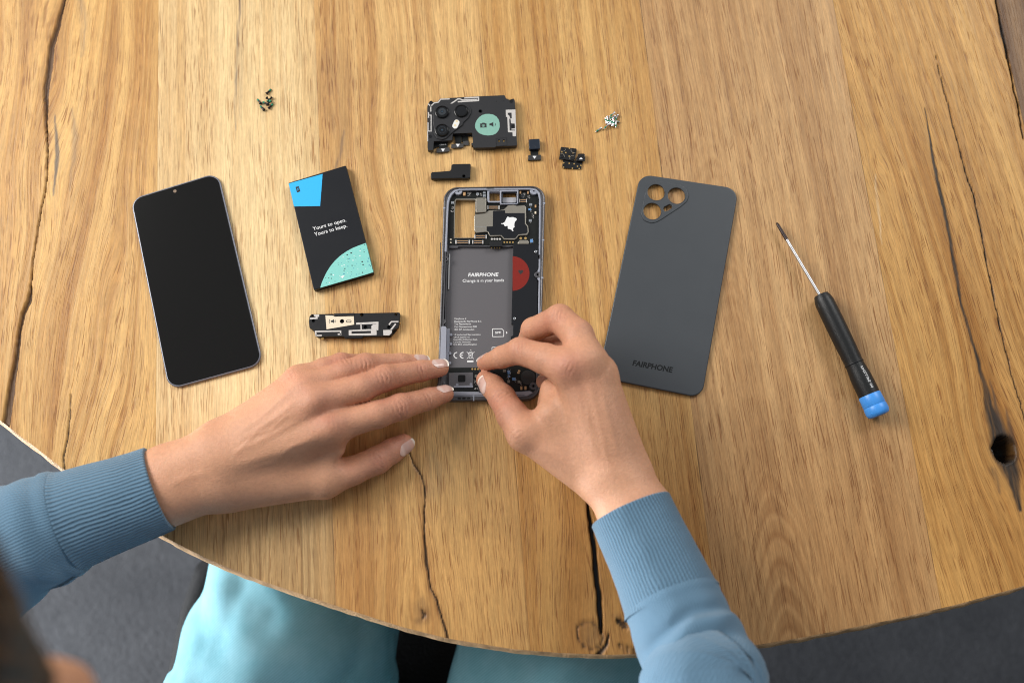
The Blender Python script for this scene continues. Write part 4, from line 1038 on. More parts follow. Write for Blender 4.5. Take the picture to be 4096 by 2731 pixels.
    c_ = lambda x, y: C(x, y, zf)[:2]
    wh = []
    link('maker_lettering', put_text('FAIRPHONE', c_(724, 236), c_(1238, 229), zf + .05, cap=2.75, bold=.04, shear=.15), M_white, t)
    link('slogan_print', put_text('Change is in your hands', c_(632, 330), c_(1326, 320), zf + .05, bold=.015), M_white, t)
    tx = [('Fairphone 4', 497, 692, 957, 955), ('Designed by FairPhone B.V.', 494, 952, 1003, 999), ('The Netherlands', 492, 773, 1047, 1044), ('Van Diemenstraat 200', 490, 870, 1093, 1089), ('1013 CP, Amsterdam', 488, 827, 1139, 1135),
          ('UK Authorised Representative:', 484, 939, 1223, 1219), ('UKCA Experts Ltd.', 482, 752, 1265, 1262), ('Dept 302, 43 Owston Road,', 480, 880, 1306, 1302), ('Carcroft, Doncaster,', 478, 776, 1347, 1344), ('DN6 8DA, United Kingdom', 476, 870, 1388, 1384)]
    link('address_print', merge([put_text(s, c_(x0, y0), c_(x1, y1), zf + .05, bold=.008) for s, x0, x1, y0, y1 in tx]), M_white, t)
    def sim(x0, y0, x1, y1):
        o = [(x0, y0), (x1 - 38, y0), (x1, y0 + 35), (x1, y1), (x0, y1)]
        o = [(a, b_ + (x1 - a) * .01) for a, b_ in o]
        i = [(x0 + 10, y0 + 10), (x1 - 42, y0 + 10), (x1 - 10, y0 + 40), (x1 - 10, y1 - 10), (x0 + 10, y1 - 10)]
        i = [(a, b_ + (x1 - a) * .01) for a, b_ in i]
        return [rounded([tuple(c_(*p)) for p in o], .5), rounded([tuple(c_(*p)) for p in i], .3)]
    m1 = [plate_mesh(sim(1128, 1106, 1328, 1248), zf, zf + .06), put_text('SIM1', c_(1180, 1195), c_(1278, 1192), zf + .05, bold=.04), plate_mesh([[tuple(c_(1362, 1155)), tuple(c_(1388, 1177)), tuple(c_(1362, 1200))]], zf, zf + .06)]
    link('sim_mark', merge(m1), M_white, t)
    link('sim_mark', merge([plate_mesh(sim(1120, 1416, 1320, 1558), zf, zf + .06), put_text('SIM2', c_(1172, 1505), c_(1270, 1502), zf + .05, bold=.04)]), M_white, t)
    # CE and crossed-out bin
    d_ = lambda x, y: tuple(D(x, y, zf)[:2])
    ce = []
    for cx in (502, 600):
        o = [d_(cx + 52 * math.cos(a) * 1.15 + 3, 473 + 52 * math.sin(a)) for a in np.linspace(math.pi * .5, math.pi * 1.5, 14)]
        i = [d_(cx + 52 * .72 * math.cos(a) * 1.15 + 3, 473 + 52 * .72 * math.sin(a)) for a in np.linspace(math.pi * 1.5, math.pi * .5, 14)]
        ce.append(plate_mesh([o + i], zf, zf + .06))
    ce.append(plate_mesh([[d_(548, 467), d_(590, 467), d_(590, 480), d_(548, 480)]], zf, zf + .06))
    link('conformity_mark', merge(ce), M_white, t)
    bn = [strip([d_(*p) for p in l], .3) for l in ([(655, 418), (765, 530)], [(776, 418), (655, 530)], [(683, 440), (694, 520), (735, 520), (750, 440)], [(680, 436), (700, 425), (735, 424), (754, 434), (680, 438)], [(712, 385), (727, 402)], [(702, 462), (732, 460)])]
    link('waste_bin_mark', merge([plate_mesh([l], zf + .001 * k, zf + .06 + .004 * k) for k, l in enumerate(bn + [[d_(660, 556), d_(760, 554), d_(760, 580), d_(660, 581)]])]), M_white, t)
    # lower board
    zd = 3.6
    dd = lambda p, z=zd: T(D, p, z)
    plate('lower_board', [dd([(372, 668), (1240, 660), (1350, 630), (1730, 620), (1750, 890), (1640, 900), (1625, 1030), (1390, 1045), (370, 1055)])], 1.8, zd, M_pcb, t)
    ip = plate('vibration_plate', rounded(dd([(372, 748), (755, 738), (757, 975), (372, 978)], 4.4), .6), zd, 4.4, M_bay, t, .12)
    plate('plate_window', rounded(dd([(516, 782), (634, 780), (634, 892), (516, 895)], 4.4), 1.0), 4.4, 4.44, M_void, ip)
    multi('clip_strip', [(rounded(dd([(450, 952), (752, 942), (755, 978), (448, 980)], 4.5), .3), 4.4, 4.6)] + [(circ(D(x, y, 4.5), 1.0, 16), 4.4, 4.6) for x, y in ((504, 932), (721, 927))], M_lilac, ip)
    for x in (742, 787, 831): plate('contact_pad', circ(D(x, 688, zd), .68, 16), zd, zd + .08, M_gold, t)
    for x, y, w, h in ((1316, 738, 42, 58), (1318, 800, 36, 32), (1394, 843, 52, 44)):
        link('blue_chip', box_mesh(D(x, y, zd + .6), w * .0464, h * .0464, zd, zd + .6, .06), M_bluechip, t)
    for x, y in ((1245, 716), (1312, 882), (1473, 886), (801, 797)):
        c = D(x, y, zd + .6)
        link('antenna_socket', merge([box_mesh(c, 1.9, 1.9, zd, zd + .35), plate_mesh([circ(c, .8, 16), circ(c, .5, 16)], zd + .3, zd + .8)]), M_shield, t)
    for x, y in ((1478, 718), (1465, 748)): plate('contact_pad', rounded(dd([(x - 18, y - 14), (x + 18, y - 10), (x + 16, y + 14), (x - 20, y + 10)]), .2), zd, zd + .1, M_copper, t)
    for x, y in ((1510, 985), (1576, 985)): link('capacitor', box_mesh(D(x, y, zd + .8), 1.5, 2.4, zd, zd + .8), M_copper, t)
    plate('round_speaker_mesh', circ(D(1618, 822, zd + .8), 5.4, 36), zd, zd + .9, grainy(new_mat('dark_mesh', (0.02, 0.018, 0.017), .7), 3000, .5), t, .2)
    plate('bottom_trim', rounded(T(D, [(440, 1040), (1390, 1046), (1640, 1030), (1700, 1060), (1600, 1112), (1420, 1118), (440, 1112)], zl), .5), 2.0, zl, M_lilac, t, .3)
    multi('bottom_groove', [(strip(T(D, [(460, 1090), (1050, 1094), (1560, 1100)], zl), .4), zl, zl + .03)], M_rail, t)
    plate('bottom_plate', T(D, [(205, 1000), (440, 1040), (440, 1110), (240, 1110)], 5), 1.8, 5, M_rail, t, .2)
    # side slots and antenna breaks on the outer frame
    def onframe(u0, v0, u1, v1): return [tuple(bl(u, v)[:2]) for u, v in ((u0, v0), (u1, v0), (u1, v1), (u0, v1))]
    for u0, v0, u1, v1 in ((-.002, .098, .020, .106), (.979, .083, 1.002, .091), (.978, .262, 1.002, .269), (.978, .441, 1.002, .449), (.35, .975, .362, 1.001), (.72, .975, .732, 1.001)):
        plate('antenna_break', onframe(u0, v0, u1, v1), 3.0, Z + .03, M_lilac, t)
    plate('microphone_slot', onframe(.42, .003, .49, .011), Z - 1, Z + .02, M_void, t)
    for x in (.20, .245, .29): plate('speaker_slot', onframe(x, .986, x + .03, .994), Z - 1, Z + .02, M_void, t)
    plate('side_rail_line', strip([tuple(C(x, y, Z)[:2]) for x, y in [(325, -190), (312, 300), (290, 800), (283, 1050)]], .35), 5, Z - .3, M_void, t)
    plate('side_button', rounded([tuple(C(x, y, 4)[:2]) for x, y in [(268, -330), (262, -30), (250, -30), (256, -330)]], .3), 2.5, 5, M_frame, t)
    # small black port module pinched between finger and thumb
    zt = 7.4
    q2 = T(D, [(848, 690), (1060, 700), (1120, 1010), (1015, 1056), (850, 1052), (846, 900)], zt)
    k = thing('port_module', ctr(q2), 'small black port module held between the thumb and index finger', 'port module')
    plate('shell', rounded(q2, .6), 3.8, zt, M_black, k, .3)
    multi('metal_guard', [(strip(T(D, [(845, 940), (848, 1050)], zt), .6), 3.8, zt + .2)], M_rail, k)
    multi('port_contacts', [(T(D, [(890, 918), (903, 918), (903, 940), (890, 940)], zt), zt, zt + .08)], M_white, k)
    multi('port_opening', [(rounded(T(D, [(888, 945), (900, 945), (900, 1045), (888, 1045)], zt), .2), zt, zt + .04)], M_shield, k)
build_phone()
# ------------------------------------------------------------------ implicit-surface modelling for skin
def surface_nets(evalf, lo, hi, h, band=None):
    lo = np.array(lo, float); hi = np.array(hi, float)
    n = np.ceil((hi - lo) / h).astype(int) + 1
    bs = 6
    nb = np.ceil(n / bs).astype(int); n = nb * bs
    # coarse pass at block centres
    ax = [lo[i] + (np.arange(nb[i]) + .5) * bs * h - h / 2 for i in range(3)]
    g = np.stack(np.meshgrid(*ax, indexing='ij'), -1).reshape(-1, 3)
    d = evalf(g).reshape(nb)
    act = np.abs(d) < bs * h * .95 + (band or 5.0)
    Fv = np.repeat(np.repeat(np.repeat(np.where(d > 0, 5.0, -5.0).astype(np.float32), bs, 0), bs, 1), bs, 2)
    idx = np.argwhere(act)
    loc = np.stack(np.meshgrid(*[np.arange(bs)] * 3, indexing='ij'), -1).reshape(-1, 3)
    for c0 in range(0, len(idx), 3000):
        ii = idx[c0:c0 + 3000]
        P_ = (ii[:, None, :] * bs + loc[None]).reshape(-1, 3)
        Fv[P_[:, 0], P_[:, 1], P_[:, 2]] = evalf(lo + P_ * h)
    ins = Fv < 0
    s = np.zeros(np.array(Fv.shape) - 1, np.int8)
    offs = [(i, j, k) for i in (0, 1) for j in (0, 1) for k in (0, 1)]
    for i, j, k in offs: s += ins[i:i + s.shape[0], j:j + s.shape[1], k:k + s.shape[2]]
    cells = np.argwhere((s > 0) & (s < 8))
    cv = np.stack([Fv[cells[:, 0] + i, cells[:, 1] + j, cells[:, 2] + k] for i, j, k in offs], 1)
    acc = np.zeros((len(cells), 3)); cnt = np.zeros(len(cells))
    for a in range(8):
        for b_ in range(a + 1, 8):
            oa, ob = np.array(offs[a]), np.array(offs[b_])
            if np.abs(oa - ob).sum() != 1: continue
            fa, fb = cv[:, a], cv[:, b_]
            m = (fa < 0) != (fb < 0)
            t = np.where(m, fa / np.where(m, fa - fb, 1), 0)
            acc += m[:, None] * (oa + (ob - oa) * t[:, None]); cnt += m
    V = lo + (cells + acc / cnt[:, None]) * h
    vid = -np.ones(s.shape, np.int32); vid[cells[:, 0], cells[:, 1], cells[:, 2]] = np.arange(len(cells))
    faces = []
    for axn in range(3):
        sl0 = [slice(None)] * 3; sl1 = [slice(None)] * 3; sl0[axn] = slice(0, -1); sl1[axn] = slice(1, None)
        A_ = ins[tuple(sl0)]; B_ = ins[tuple(sl1)]
        e = np.argwhere(A_ != B_)
        o1, o2 = [(1, 2), (2, 0), (0, 1)][axn]
        e = e[(e[:, o1] > 0) & (e[:, o2] > 0)]
        q = []
        for da, db in ((0, 0), (1, 0), (1, 1), (0, 1)):
            c = e.copy(); c[:, o1] -= da; c[:, o2] -= db
            c = np.minimum(c, np.array(s.shape) - 1); q.append(vid[c[:, 0], c[:, 1], c[:, 2]])
        q = np.stack(q, 1); inside = A_[e[:, 0], e[:, 1], e[:, 2]]
        q[~inside] = q[~inside][:, ::-1]
        faces.append(q[(q >= 0).all(1)])
    return V, np.concatenate(faces)
def smin(a, b, k):
    h = np.clip(.5 + .5 * (b - a) / k, 0, 1)
    return b + (a - b) * h - k * h * (1 - h)
def cone(Pt, a, b, ra, rb, sq=None):
    a = np.asarray(a, float); b = np.asarray(b, float); ab = b - a
    h = np.clip(((Pt - a) @ ab) / (ab @ ab), 0, 1)
    return np.linalg.norm(Pt - a - h[:, None] * ab, axis=1) - (ra + (rb - ra) * h)
def ellip(Pt, c, r, Rm=None):
    q = Pt - np.asarray(c, float)
    if Rm is not None: q = q @ Rm
    q = q / np.asarray(r, float); l = np.linalg.norm(q, axis=1)
    return (l - 1) * np.min(r) * (1 if np.ndim(r) else 1)
def chain(pts, radii, k=2.5):
    def f(Pt):
        d = cone(Pt, pts[0], pts[1], radii[0], radii[1])
        for i in range(1, len(pts) - 1):
            d = smin(d, cone(Pt, pts[i], pts[i + 1], radii[i], radii[i + 1]), k)
        return d
    return f
def bound(f, pts, r, pad=22):
    """skip far points: returns lower-bound distance there"""
    pts = np.array(pts); lo = pts.min(0) - r - pad; hi = pts.max(0) + r + pad
    def g(Pt):
        m = ((Pt > lo) & (Pt < hi)).all(1)
        q = np.maximum(np.maximum(lo - Pt, Pt - hi), 0); out = np.linalg.norm(q, axis=1) + pad
        if m.any(): out[m] = f(Pt[m])
        return out
    return g

def make_hand(fn, palm, fingers, extra, dents):
    """palm: list of (p0,p1,r0,r1); fingers: list of (pts,radii,blend)"""
    pl = [(fn(*a), fn(*b), ra, rb) for a, b, ra, rb in palm]
    fs = []
    for pts, radii, blend in fingers:
        w = [fn(*p) for p in pts]
        fs.append((bound(chain(w, radii), w, max(radii)), blend))
    ex = [(fn(*a), fn(*b), ra, rb, k) for a, b, ra, rb, k in extra]
    dn = [(fn(*c), r, amt) for c, r, amt in dents]
    def f(Pt):
        d = cone(Pt, *pl[0])
        for a, b, ra, rb in pl[1:]: d = smin(d, cone(Pt, a, b, ra, rb), 9)
        for a, b, ra, rb, k in ex: d = smin(d, cone(Pt, a, b, ra, rb), k)
        out = None
        for g, bl in fs:
            e = smin(d, g(Pt), bl)
            out = e if out is None else np.minimum(out, e)
        for c, r, amt in dn:
            q = np.linalg.norm(Pt - c, axis=1) / r
            out = out - amt * np.exp(-q * q * 1.2)
        return out
    allp = np.array([p for a in pl for p in a[:2]] + [fn(*p) for pts, _, _ in fingers for p in pts])
    return f, allp

# left hand: palm down, finger tips resting on the phone edge
L_palm = [((-230, 1120, 26), (640, 895, 40), 17, 11.5), ((-220, 1060, 30), (520, 705, 43), 16, 11.5), ((-200, 1010, 28), (445, 600, 39), 14, 11), ((-160, 985, 24), (388, 535, 32), 12, 10),
          ((-250, 1310, 26), (600, 960, 34), 17, 12), ((-100, 1310, 22), (560, 1220, 20), 18, 13),
          ((-900, 1490, 26), (-640, 1330, 27), 19, 21), ((-900, 1400, 26), (-620, 1300, 27), 19, 21), ((-640, 1310, 27), (-230, 1110, 28), 22, 20), ((-640, 1420, 26), (-240, 1290, 27), 22, 20), ((-200, 1360, 20), (580, 1312, 18), 16, 12.0),
          ((-250, 1120, 39), (500, 710, 51), 9, 6), ((-230, 1190, 39), (610, 905, 48), 9, 6), ((-230, 1050, 36), (420, 605, 47), 8, 5.5)]
L_f = [
    ([(650, 890, 41), (1000, 798, 38), (1180, 738, 33), (1400, 676, 20), (1528, 637, 14.2)], [11, 9.2, 8.9, 7.5, 6.3], 7),
    ([(530, 700, 44), (880, 590, 41), (1060, 512, 36), (1340, 458, 21), (1490, 434, 15)], [11, 9.3, 9.0, 7.3, 6.3], 7),
    ([(450, 600, 39), (740, 470, 37), (905, 415, 32), (1180, 398, 17), (1345, 392, 9)], [10.5, 8.5, 8.3, 6.9, 5.8], 7),
    ([(390, 535, 32), (580, 445, 31), (715, 400, 28), (880, 398, 16), (985, 415, 9)], [9.5, 7.8, 7.4, 6.4, 5.6], 6),
    ([(590, 1310, 18), (800, 1235, 16), (1000, 1155, 14), (1110, 1085, 12), (1205, 1030, 9.5)], [12.3, 10.2, 9.4, 8.5, 7.2], 5)]
L_ex = [((560, 1180, 22), (690, 1080, 30), 8, 5, 8)]
L_d = [((-455, 1040, 52), 17, 2.2), ((650, 880, 54), 13, .8), ((525, 690, 56), 12, 1.1), ((430, 580, 50), 11, .9), ((345, 490, 40), 9, .9),
       ((585, 785, 52), 9, -1.6), ((480, 640, 50), 8, -1.3), ((405, 555, 44), 7, -1.0), ((1010, 1180, 22), 8, .5), ((560, 1150, 34), 12, -1.0), ((780, 1150, 24), 9, -2.0)]
R_palm = [((1030, 1235, 46), (745, 505, 68), 15, 12), ((1060, 1200, 50), (850, 470, 70), 15, 12), ((1095, 1170, 48), (930, 545, 64), 14, 11.5), ((1130, 1140, 42), (955, 660, 52), 13, 11),
          ((900, 1190, 42), (470, 915, 46), 15, 11), ((960, 1150, 44), (640, 800, 52), 14, 10), ((1120, 1460, 50), (1005, 1230, 48), 17, 16.5), ((1215, 1395, 50), (1090, 1190, 46), 18.5, 16),
          ((1290, 1760, 58), (1120, 1440, 51), 17, 17), ((1340, 1730, 58), (1200, 1400, 50), 17, 17.5)]
R_f = [
    ([(745, 500, 69), (600, 448, 62), (440, 398, 50), (325, 436, 34), (217, 474, 17)], [12, 10.2, 9.0, 7.5, 5.6], 7),
    ([(860, 465, 70), (800, 300, 64), (688, 195, 52), (520, 262, 34), (480, 340, 20)], [12, 10.6, 9.6, 8.0, 6.8], 7),
    ([(935, 545, 64), (850, 400, 48), (770, 350, 32), (640, 345, 20), (588, 345, 14)], [11.5, 9.2, 8.4, 7.0, 5.8], 6),
    ([(955, 660, 52), (850, 540, 34), (790, 520, 22), (660, 575, 12), (588, 590, 8)], [10.5, 8.2, 7.4, 6.4, 5.6], 6),
    ([(470, 912, 47), (390, 800, 42), (325, 690, 33), (265, 620, 24), (222, 578, 16)], [11.3, 10.4, 9.2, 8.2, 6.6], 6)]
R_ex = [((600, 870, 44), (690, 740, 46), 8, 10, 12), ((640, 640, 44), (620, 730, 30), 8, 8, 8)]
R_d = [((748, 488, 82), 12, 1.3), ((860, 440, 84), 12, .8), ((440, 378, 60), 7, .5), ((690, 165, 62), 7, .6), ((415, 935, 56), 11, 1.0), ((820, 620, 72), 14, -1.2), ((905, 700, 66), 12, -.8), ((1170, 1180, 62), 10, .8), ((330, 690, 42), 7, .3)]

def creases(fn, V, Nn, lst):
    """transverse skin folds over a joint: displacement and redness"""
    disp = np.zeros(len(V)); red = np.zeros(len(V))
    for (c, nxt, wid, amp, rad, rr) in lst:
        c_ = fn(*c); d = fn(*nxt) - c_; d[2] *= .6; d = d / np.linalg.norm(d)
        q = V - c_; al = q @ d; r2 = np.linalg.norm(q, axis=1)
        side = np.cross(d, [0, 0, 1.0]); side /= np.linalg.norm(side); lat = q @ side
        up = Nn[:, 2] > .15
        m = np.exp(-(al / wid) ** 2) * np.exp(-(lat / (rad * .62)) ** 2) * up
        curve = al + .035 * lat * lat * np.sign(al)
        disp += -amp * 2.3 * m * np.clip(np.sin(curve * 2.1 + .6 * np.sin(lat * .9 + c[0])), 0, 1) ** 1.5
        red += 2.8 * amp * m * np.clip(np.sin(curve * 2.1 + .6 * np.sin(lat * .9 + c[0])), 0, 1) ** 1.5
        red += rr * np.exp(-(r2 / (rad * 1.9)) ** 2)
    return disp, red
def nail(fn, f, base, tip, normal, wid, ln, parent, back=1.0):
    """curved nail plate laid on the surface f (found by marching)"""
    b = np.array(fn(*base)); t_ = np.array(fn(*tip)); d = t_ - b; d /= np.linalg.norm(d)
    n = np.array(normal, float); n -= d * (n @ d); n /= np.linalg.norm(n); s_ = np.cross(n, d)
    nu, nv = 13, 11
    Pn = []
    for i in range(nu):
        u = i / (nu - 1)
        for j in range(nv):
            v = -1 + 2 * j / (nv - 1)
            # superellipse outline: round cuticle, softly rounded free edge
            w = wid / 2 * (1 - abs(max(0, .35 - u) / .35) ** 2.2 * .55) * (1 - (max(0, u - .8) / .2) ** 2 * .38)
            bend = ln * (.10 * (1 - v * v) if u > .5 else -.0) * (u - .5) * 2 + (-.10 * ln * (1 - v * v) if u < .35 else 0) * (1 - u / .35)
            th = v * w / (wid * .62)
            Pn.append(b + d * (u * ln + bend) + s_ * (math.sin(th) * wid * .62) + n * (math.cos(th) * wid * .62 + 3.0))
    Pn = np.array(Pn); dirs = -(n[None] * .75 + (Pn - (b + d * (np.clip((Pn - b) @ d, 0, ln))[:, None])) / np.maximum(1e-6, np.linalg.norm(Pn - (b + d * (np.clip((Pn - b) @ d, 0, ln))[:, None]), axis=1))[:, None] * .25)
    dirs /= np.linalg.norm(dirs, axis=1)[:, None]
    q = Pn.copy(); tr = np.zeros(len(q))
    for _ in range(24):
        dd = f(q); q = q + dirs * np.clip(dd, -1, 2)[:, None] * .8
    far = np.linalg.norm(q - Pn, axis=1) > 9
    grid = q.reshape(nu, nv, 3)
    # keep the plate from diving over the finger end
    lift = .32
    top = grid - dirs.reshape(nu, nv, 3) * lift
    for i in range(nu):
        u = i / (nu - 1)
        if u > .72:
            ref = top[int(.72 * (nu - 1))] + (top[int(.72 * (nu - 1))] - top[int(.45 * (nu - 1))]) * ((u - .72) / .27) * .95
            k = (u - .72) / .28
            top[i] = top[i] * (1 - k * .8) + ref * (k * .8)
    bot = top + dirs.reshape(nu, nv, 3) * .55
    V = np.concatenate([top.reshape(-1, 3), bot.reshape(-1, 3)]); Fq = []
    id_ = lambda i, j, k: k * nu * nv + i * nv + j
    for i in range(nu - 1):
        for j in range(nv - 1):
            Fq.append((id_(i, j, 0), id_(i + 1, j, 0), id_(i + 1, j + 1, 0), id_(i, j + 1, 0)))
            Fq.append((id_(i, j + 1, 1), id_(i + 1, j + 1, 1), id_(i + 1, j, 1), id_(i, j, 1)))
    for i in range(nu - 1):
        Fq.append((id_(i, 0, 0), id_(i, 0, 1), id_(i + 1, 0, 1), id_(i + 1, 0, 0))); Fq.append((id_(i + 1, nv - 1, 0), id_(i + 1, nv - 1, 1), id_(i, nv - 1, 1), id_(i, nv - 1, 0)))
    for j in range(nv - 1):
        Fq.append((id_(0, j + 1, 0), id_(0, j + 1, 1), id_(0, j, 1), id_(0, j, 0))); Fq.append((id_(nu - 1, j, 0), id_(nu - 1, j, 1), id_(nu - 1, j + 1, 1), id_(nu - 1, j + 1, 0)))
    uv = np.array([[i / (nu - 1), j / (nv - 1)] for i in range(nu) for j in range(nv)] * 2)
    me = np_mesh('nail', V, Fq, uv)
    return link('fingernail', me, M_nail, parent, smooth=True, angle=60)
M_nail = new_mat('fingernail', (0.60, 0.40, 0.33), .22, 0, .5, .3)
def _nailmat():
    m = M_nail; b = m.node_tree.nodes['Principled BSDF']
    uv = N(m, 'ShaderNodeTexCoord'); sp = N(m, 'ShaderNodeSeparateXYZ'); K(m, uv.outputs['UV'], sp.inputs[0])
    cr = N(m, 'ShaderNodeValToRGB'); e = cr.color_ramp.elements
    e[0].position = .0; e[0].color = (0.60, 0.40, 0.34, 1); e[1].position = .80; e[1].color = (0.58, 0.37, 0.31, 1)
    n = e.new(.90); n.color = (0.78, 0.70, 0.60, 1); n = e.new(.18); n.color = (0.66, 0.50, 0.44, 1); n = e.new(.30); n.color = (0.58, 0.37, 0.31, 1)
    K(m, sp.outputs[0], cr.inputs['Fac']); K(m, cr.outputs['Color'], b.inputs['Base Color'])
_nailmat()
def skin_mat():
    m = new_mat('skin', (0.5, 0.3, 0.2), .50, 0, .38)
    b = m.node_tree.nodes['Principled BSDF']
    b.inputs['Subsurface Weight'].default_value = .08; b.inputs['Subsurface Radius'].default_value = (1.0, .35, .15); b.inputs['Subsurface Scale'].default_value = .0025
    at = N(m, 'ShaderNodeAttribute', attribute_name='red'); tc = N(m, 'ShaderNodeTexCoord')
    n1 = N(m, 'ShaderNodeTexNoise', Scale=45.0, Detail=4.0); n2 = N(m, 'ShaderNodeTexNoise', Scale=420.0, Detail=4.0, Roughness=.7); n3 = N(m, 'ShaderNodeTexVoronoi', Scale=1150.0)
    for n in (n1, n2, n3): K(m, tc.outputs['Object'], n.inputs['Vector'])
    mx = N(m, 'ShaderNodeMix', data_type='RGBA'); mx.inputs[6].default_value = (0.63, 0.33, 0.20, 1); mx.inputs[7].default_value = (0.47, 0.20, 0.13, 1)
    K(m, at.outputs['Fac'], mx.inputs[0])
    mr = N(m, 'ShaderNodeMapRange'); mr.inputs['From Min'].default_value = .3; mr.inputs['From Max'].default_value = .7; mr.inputs['To Min'].default_value = 0; mr.inputs['To Max'].default_value = .55
    K(m, n1.outputs['Fac'], mr.inputs['Value'])
    m2 = N(m, 'ShaderNodeMix', data_type='RGBA'); K(m, mr.outputs['Result'], m2.inputs[0]); K(m, mx.outputs[2], m2.inputs[6]); m2.inputs[7].default_value = (0.53, 0.265, 0.15, 1)
    r2 = N(m, 'ShaderNodeMapRange'); r2.inputs['From Min'].default_value = .3; r2.inputs['From Max'].default_value = .7; r2.inputs['To Min'].default_value = .90; r2.inputs['To Max'].default_value = 1.08
    K(m, n2.outputs['Fac'], r2.inputs['Value'])
    sc = N(m, 'ShaderNodeVectorMath', operation='SCALE'); K(m, m2.outputs[2], sc.inputs[0]); K(m, r2.outputs['Result'], sc.inputs['Scale']); K(m, sc.outputs['Vector'], b.inputs['Base Color'])
    ad = N(m, 'ShaderNodeMath', operation='ADD'); K(m, n2.outputs['Fac'], ad.inputs[0]); K(m, n3.outputs['Distance'], ad.inputs[1])
    bp = N(m, 'ShaderNodeBump', Strength=.6, Distance=.00032); K(m, ad.outputs[0], bp.inputs['Height']); K(m, bp.outputs['Normal'], b.inputs['Normal'])
    return m
M_skin = skin_mat()

def vnormals(V, Fq):
    n = np.cross(V[Fq[:, 1]] - V[Fq[:, 0]], V[Fq[:, 3]] - V[Fq[:, 0]])
    out = np.zeros_like(V)
    for k in range(4): np.add.at(out, Fq[:, k], n)
    return out / np.maximum(np.linalg.norm(out, axis=1), 1e-9)[:, None]
def relax(V, Fq, it=2, w=.5):
    n = len(V); e = np.concatenate([Fq[:, [0, 1]], Fq[:, [1, 2]], Fq[:, [2, 3]], Fq[:, [3, 0]]])
    for _ in range(it):
        acc = np.zeros_like(V); cnt = np.zeros(n)
        np.add.at(acc, e[:, 0], V[e[:, 1]]); np.add.at(acc, e[:, 1], V[e[:, 0]])
        np.add.at(cnt, e[:, 0], 1); np.add.at(cnt, e[:, 1], 1)
        V = V * (1 - w) + w * acc / np.maximum(cnt, 1)[:, None]
    return V

person = thing('person', (-150, -420, -300), 'person in a light blue sweater and pale teal jeans working on the opened phone', 'person')

TEND = {0: [([(470, 640), (200, 850), (-160, 1070)], 1.0, 2.6), ([(560, 770), (200, 960), (-170, 1130)], 1.1, 2.8), ([(660, 940), (200, 1110), (-160, 1220)], 1.1, 3.0), ([(390, 570), (150, 790), (-150, 1010)], .8, 2.4),
            ([(420, 800), (300, 830), (180, 930), (60, 960), (-150, 1160)], .55, 1.3), ([(500, 1000), (330, 1060), (180, 1170), (-60, 1230)], .5, 1.3), ([(-300, 1250), (-480, 1290), (-640, 1370)], .8, 3.0)],
        1: [([(750, 560), (830, 800), (940, 1080)], 1.1, 2.8), ([(855, 560), (920, 800), (1000, 1090)], 1.2, 2.6), ([(930, 640), (990, 840), (1060, 1080)], 1.1, 2.4), ([(540, 960), (700, 1060), (900, 1180)], .9, 3.0),
            ([(800, 650), (860, 760), (870, 880), (960, 1010), (1040, 1180)], .5, 1.3), ([(900, 720), (950, 800), (1020, 1000)], .45, 1.2)]}
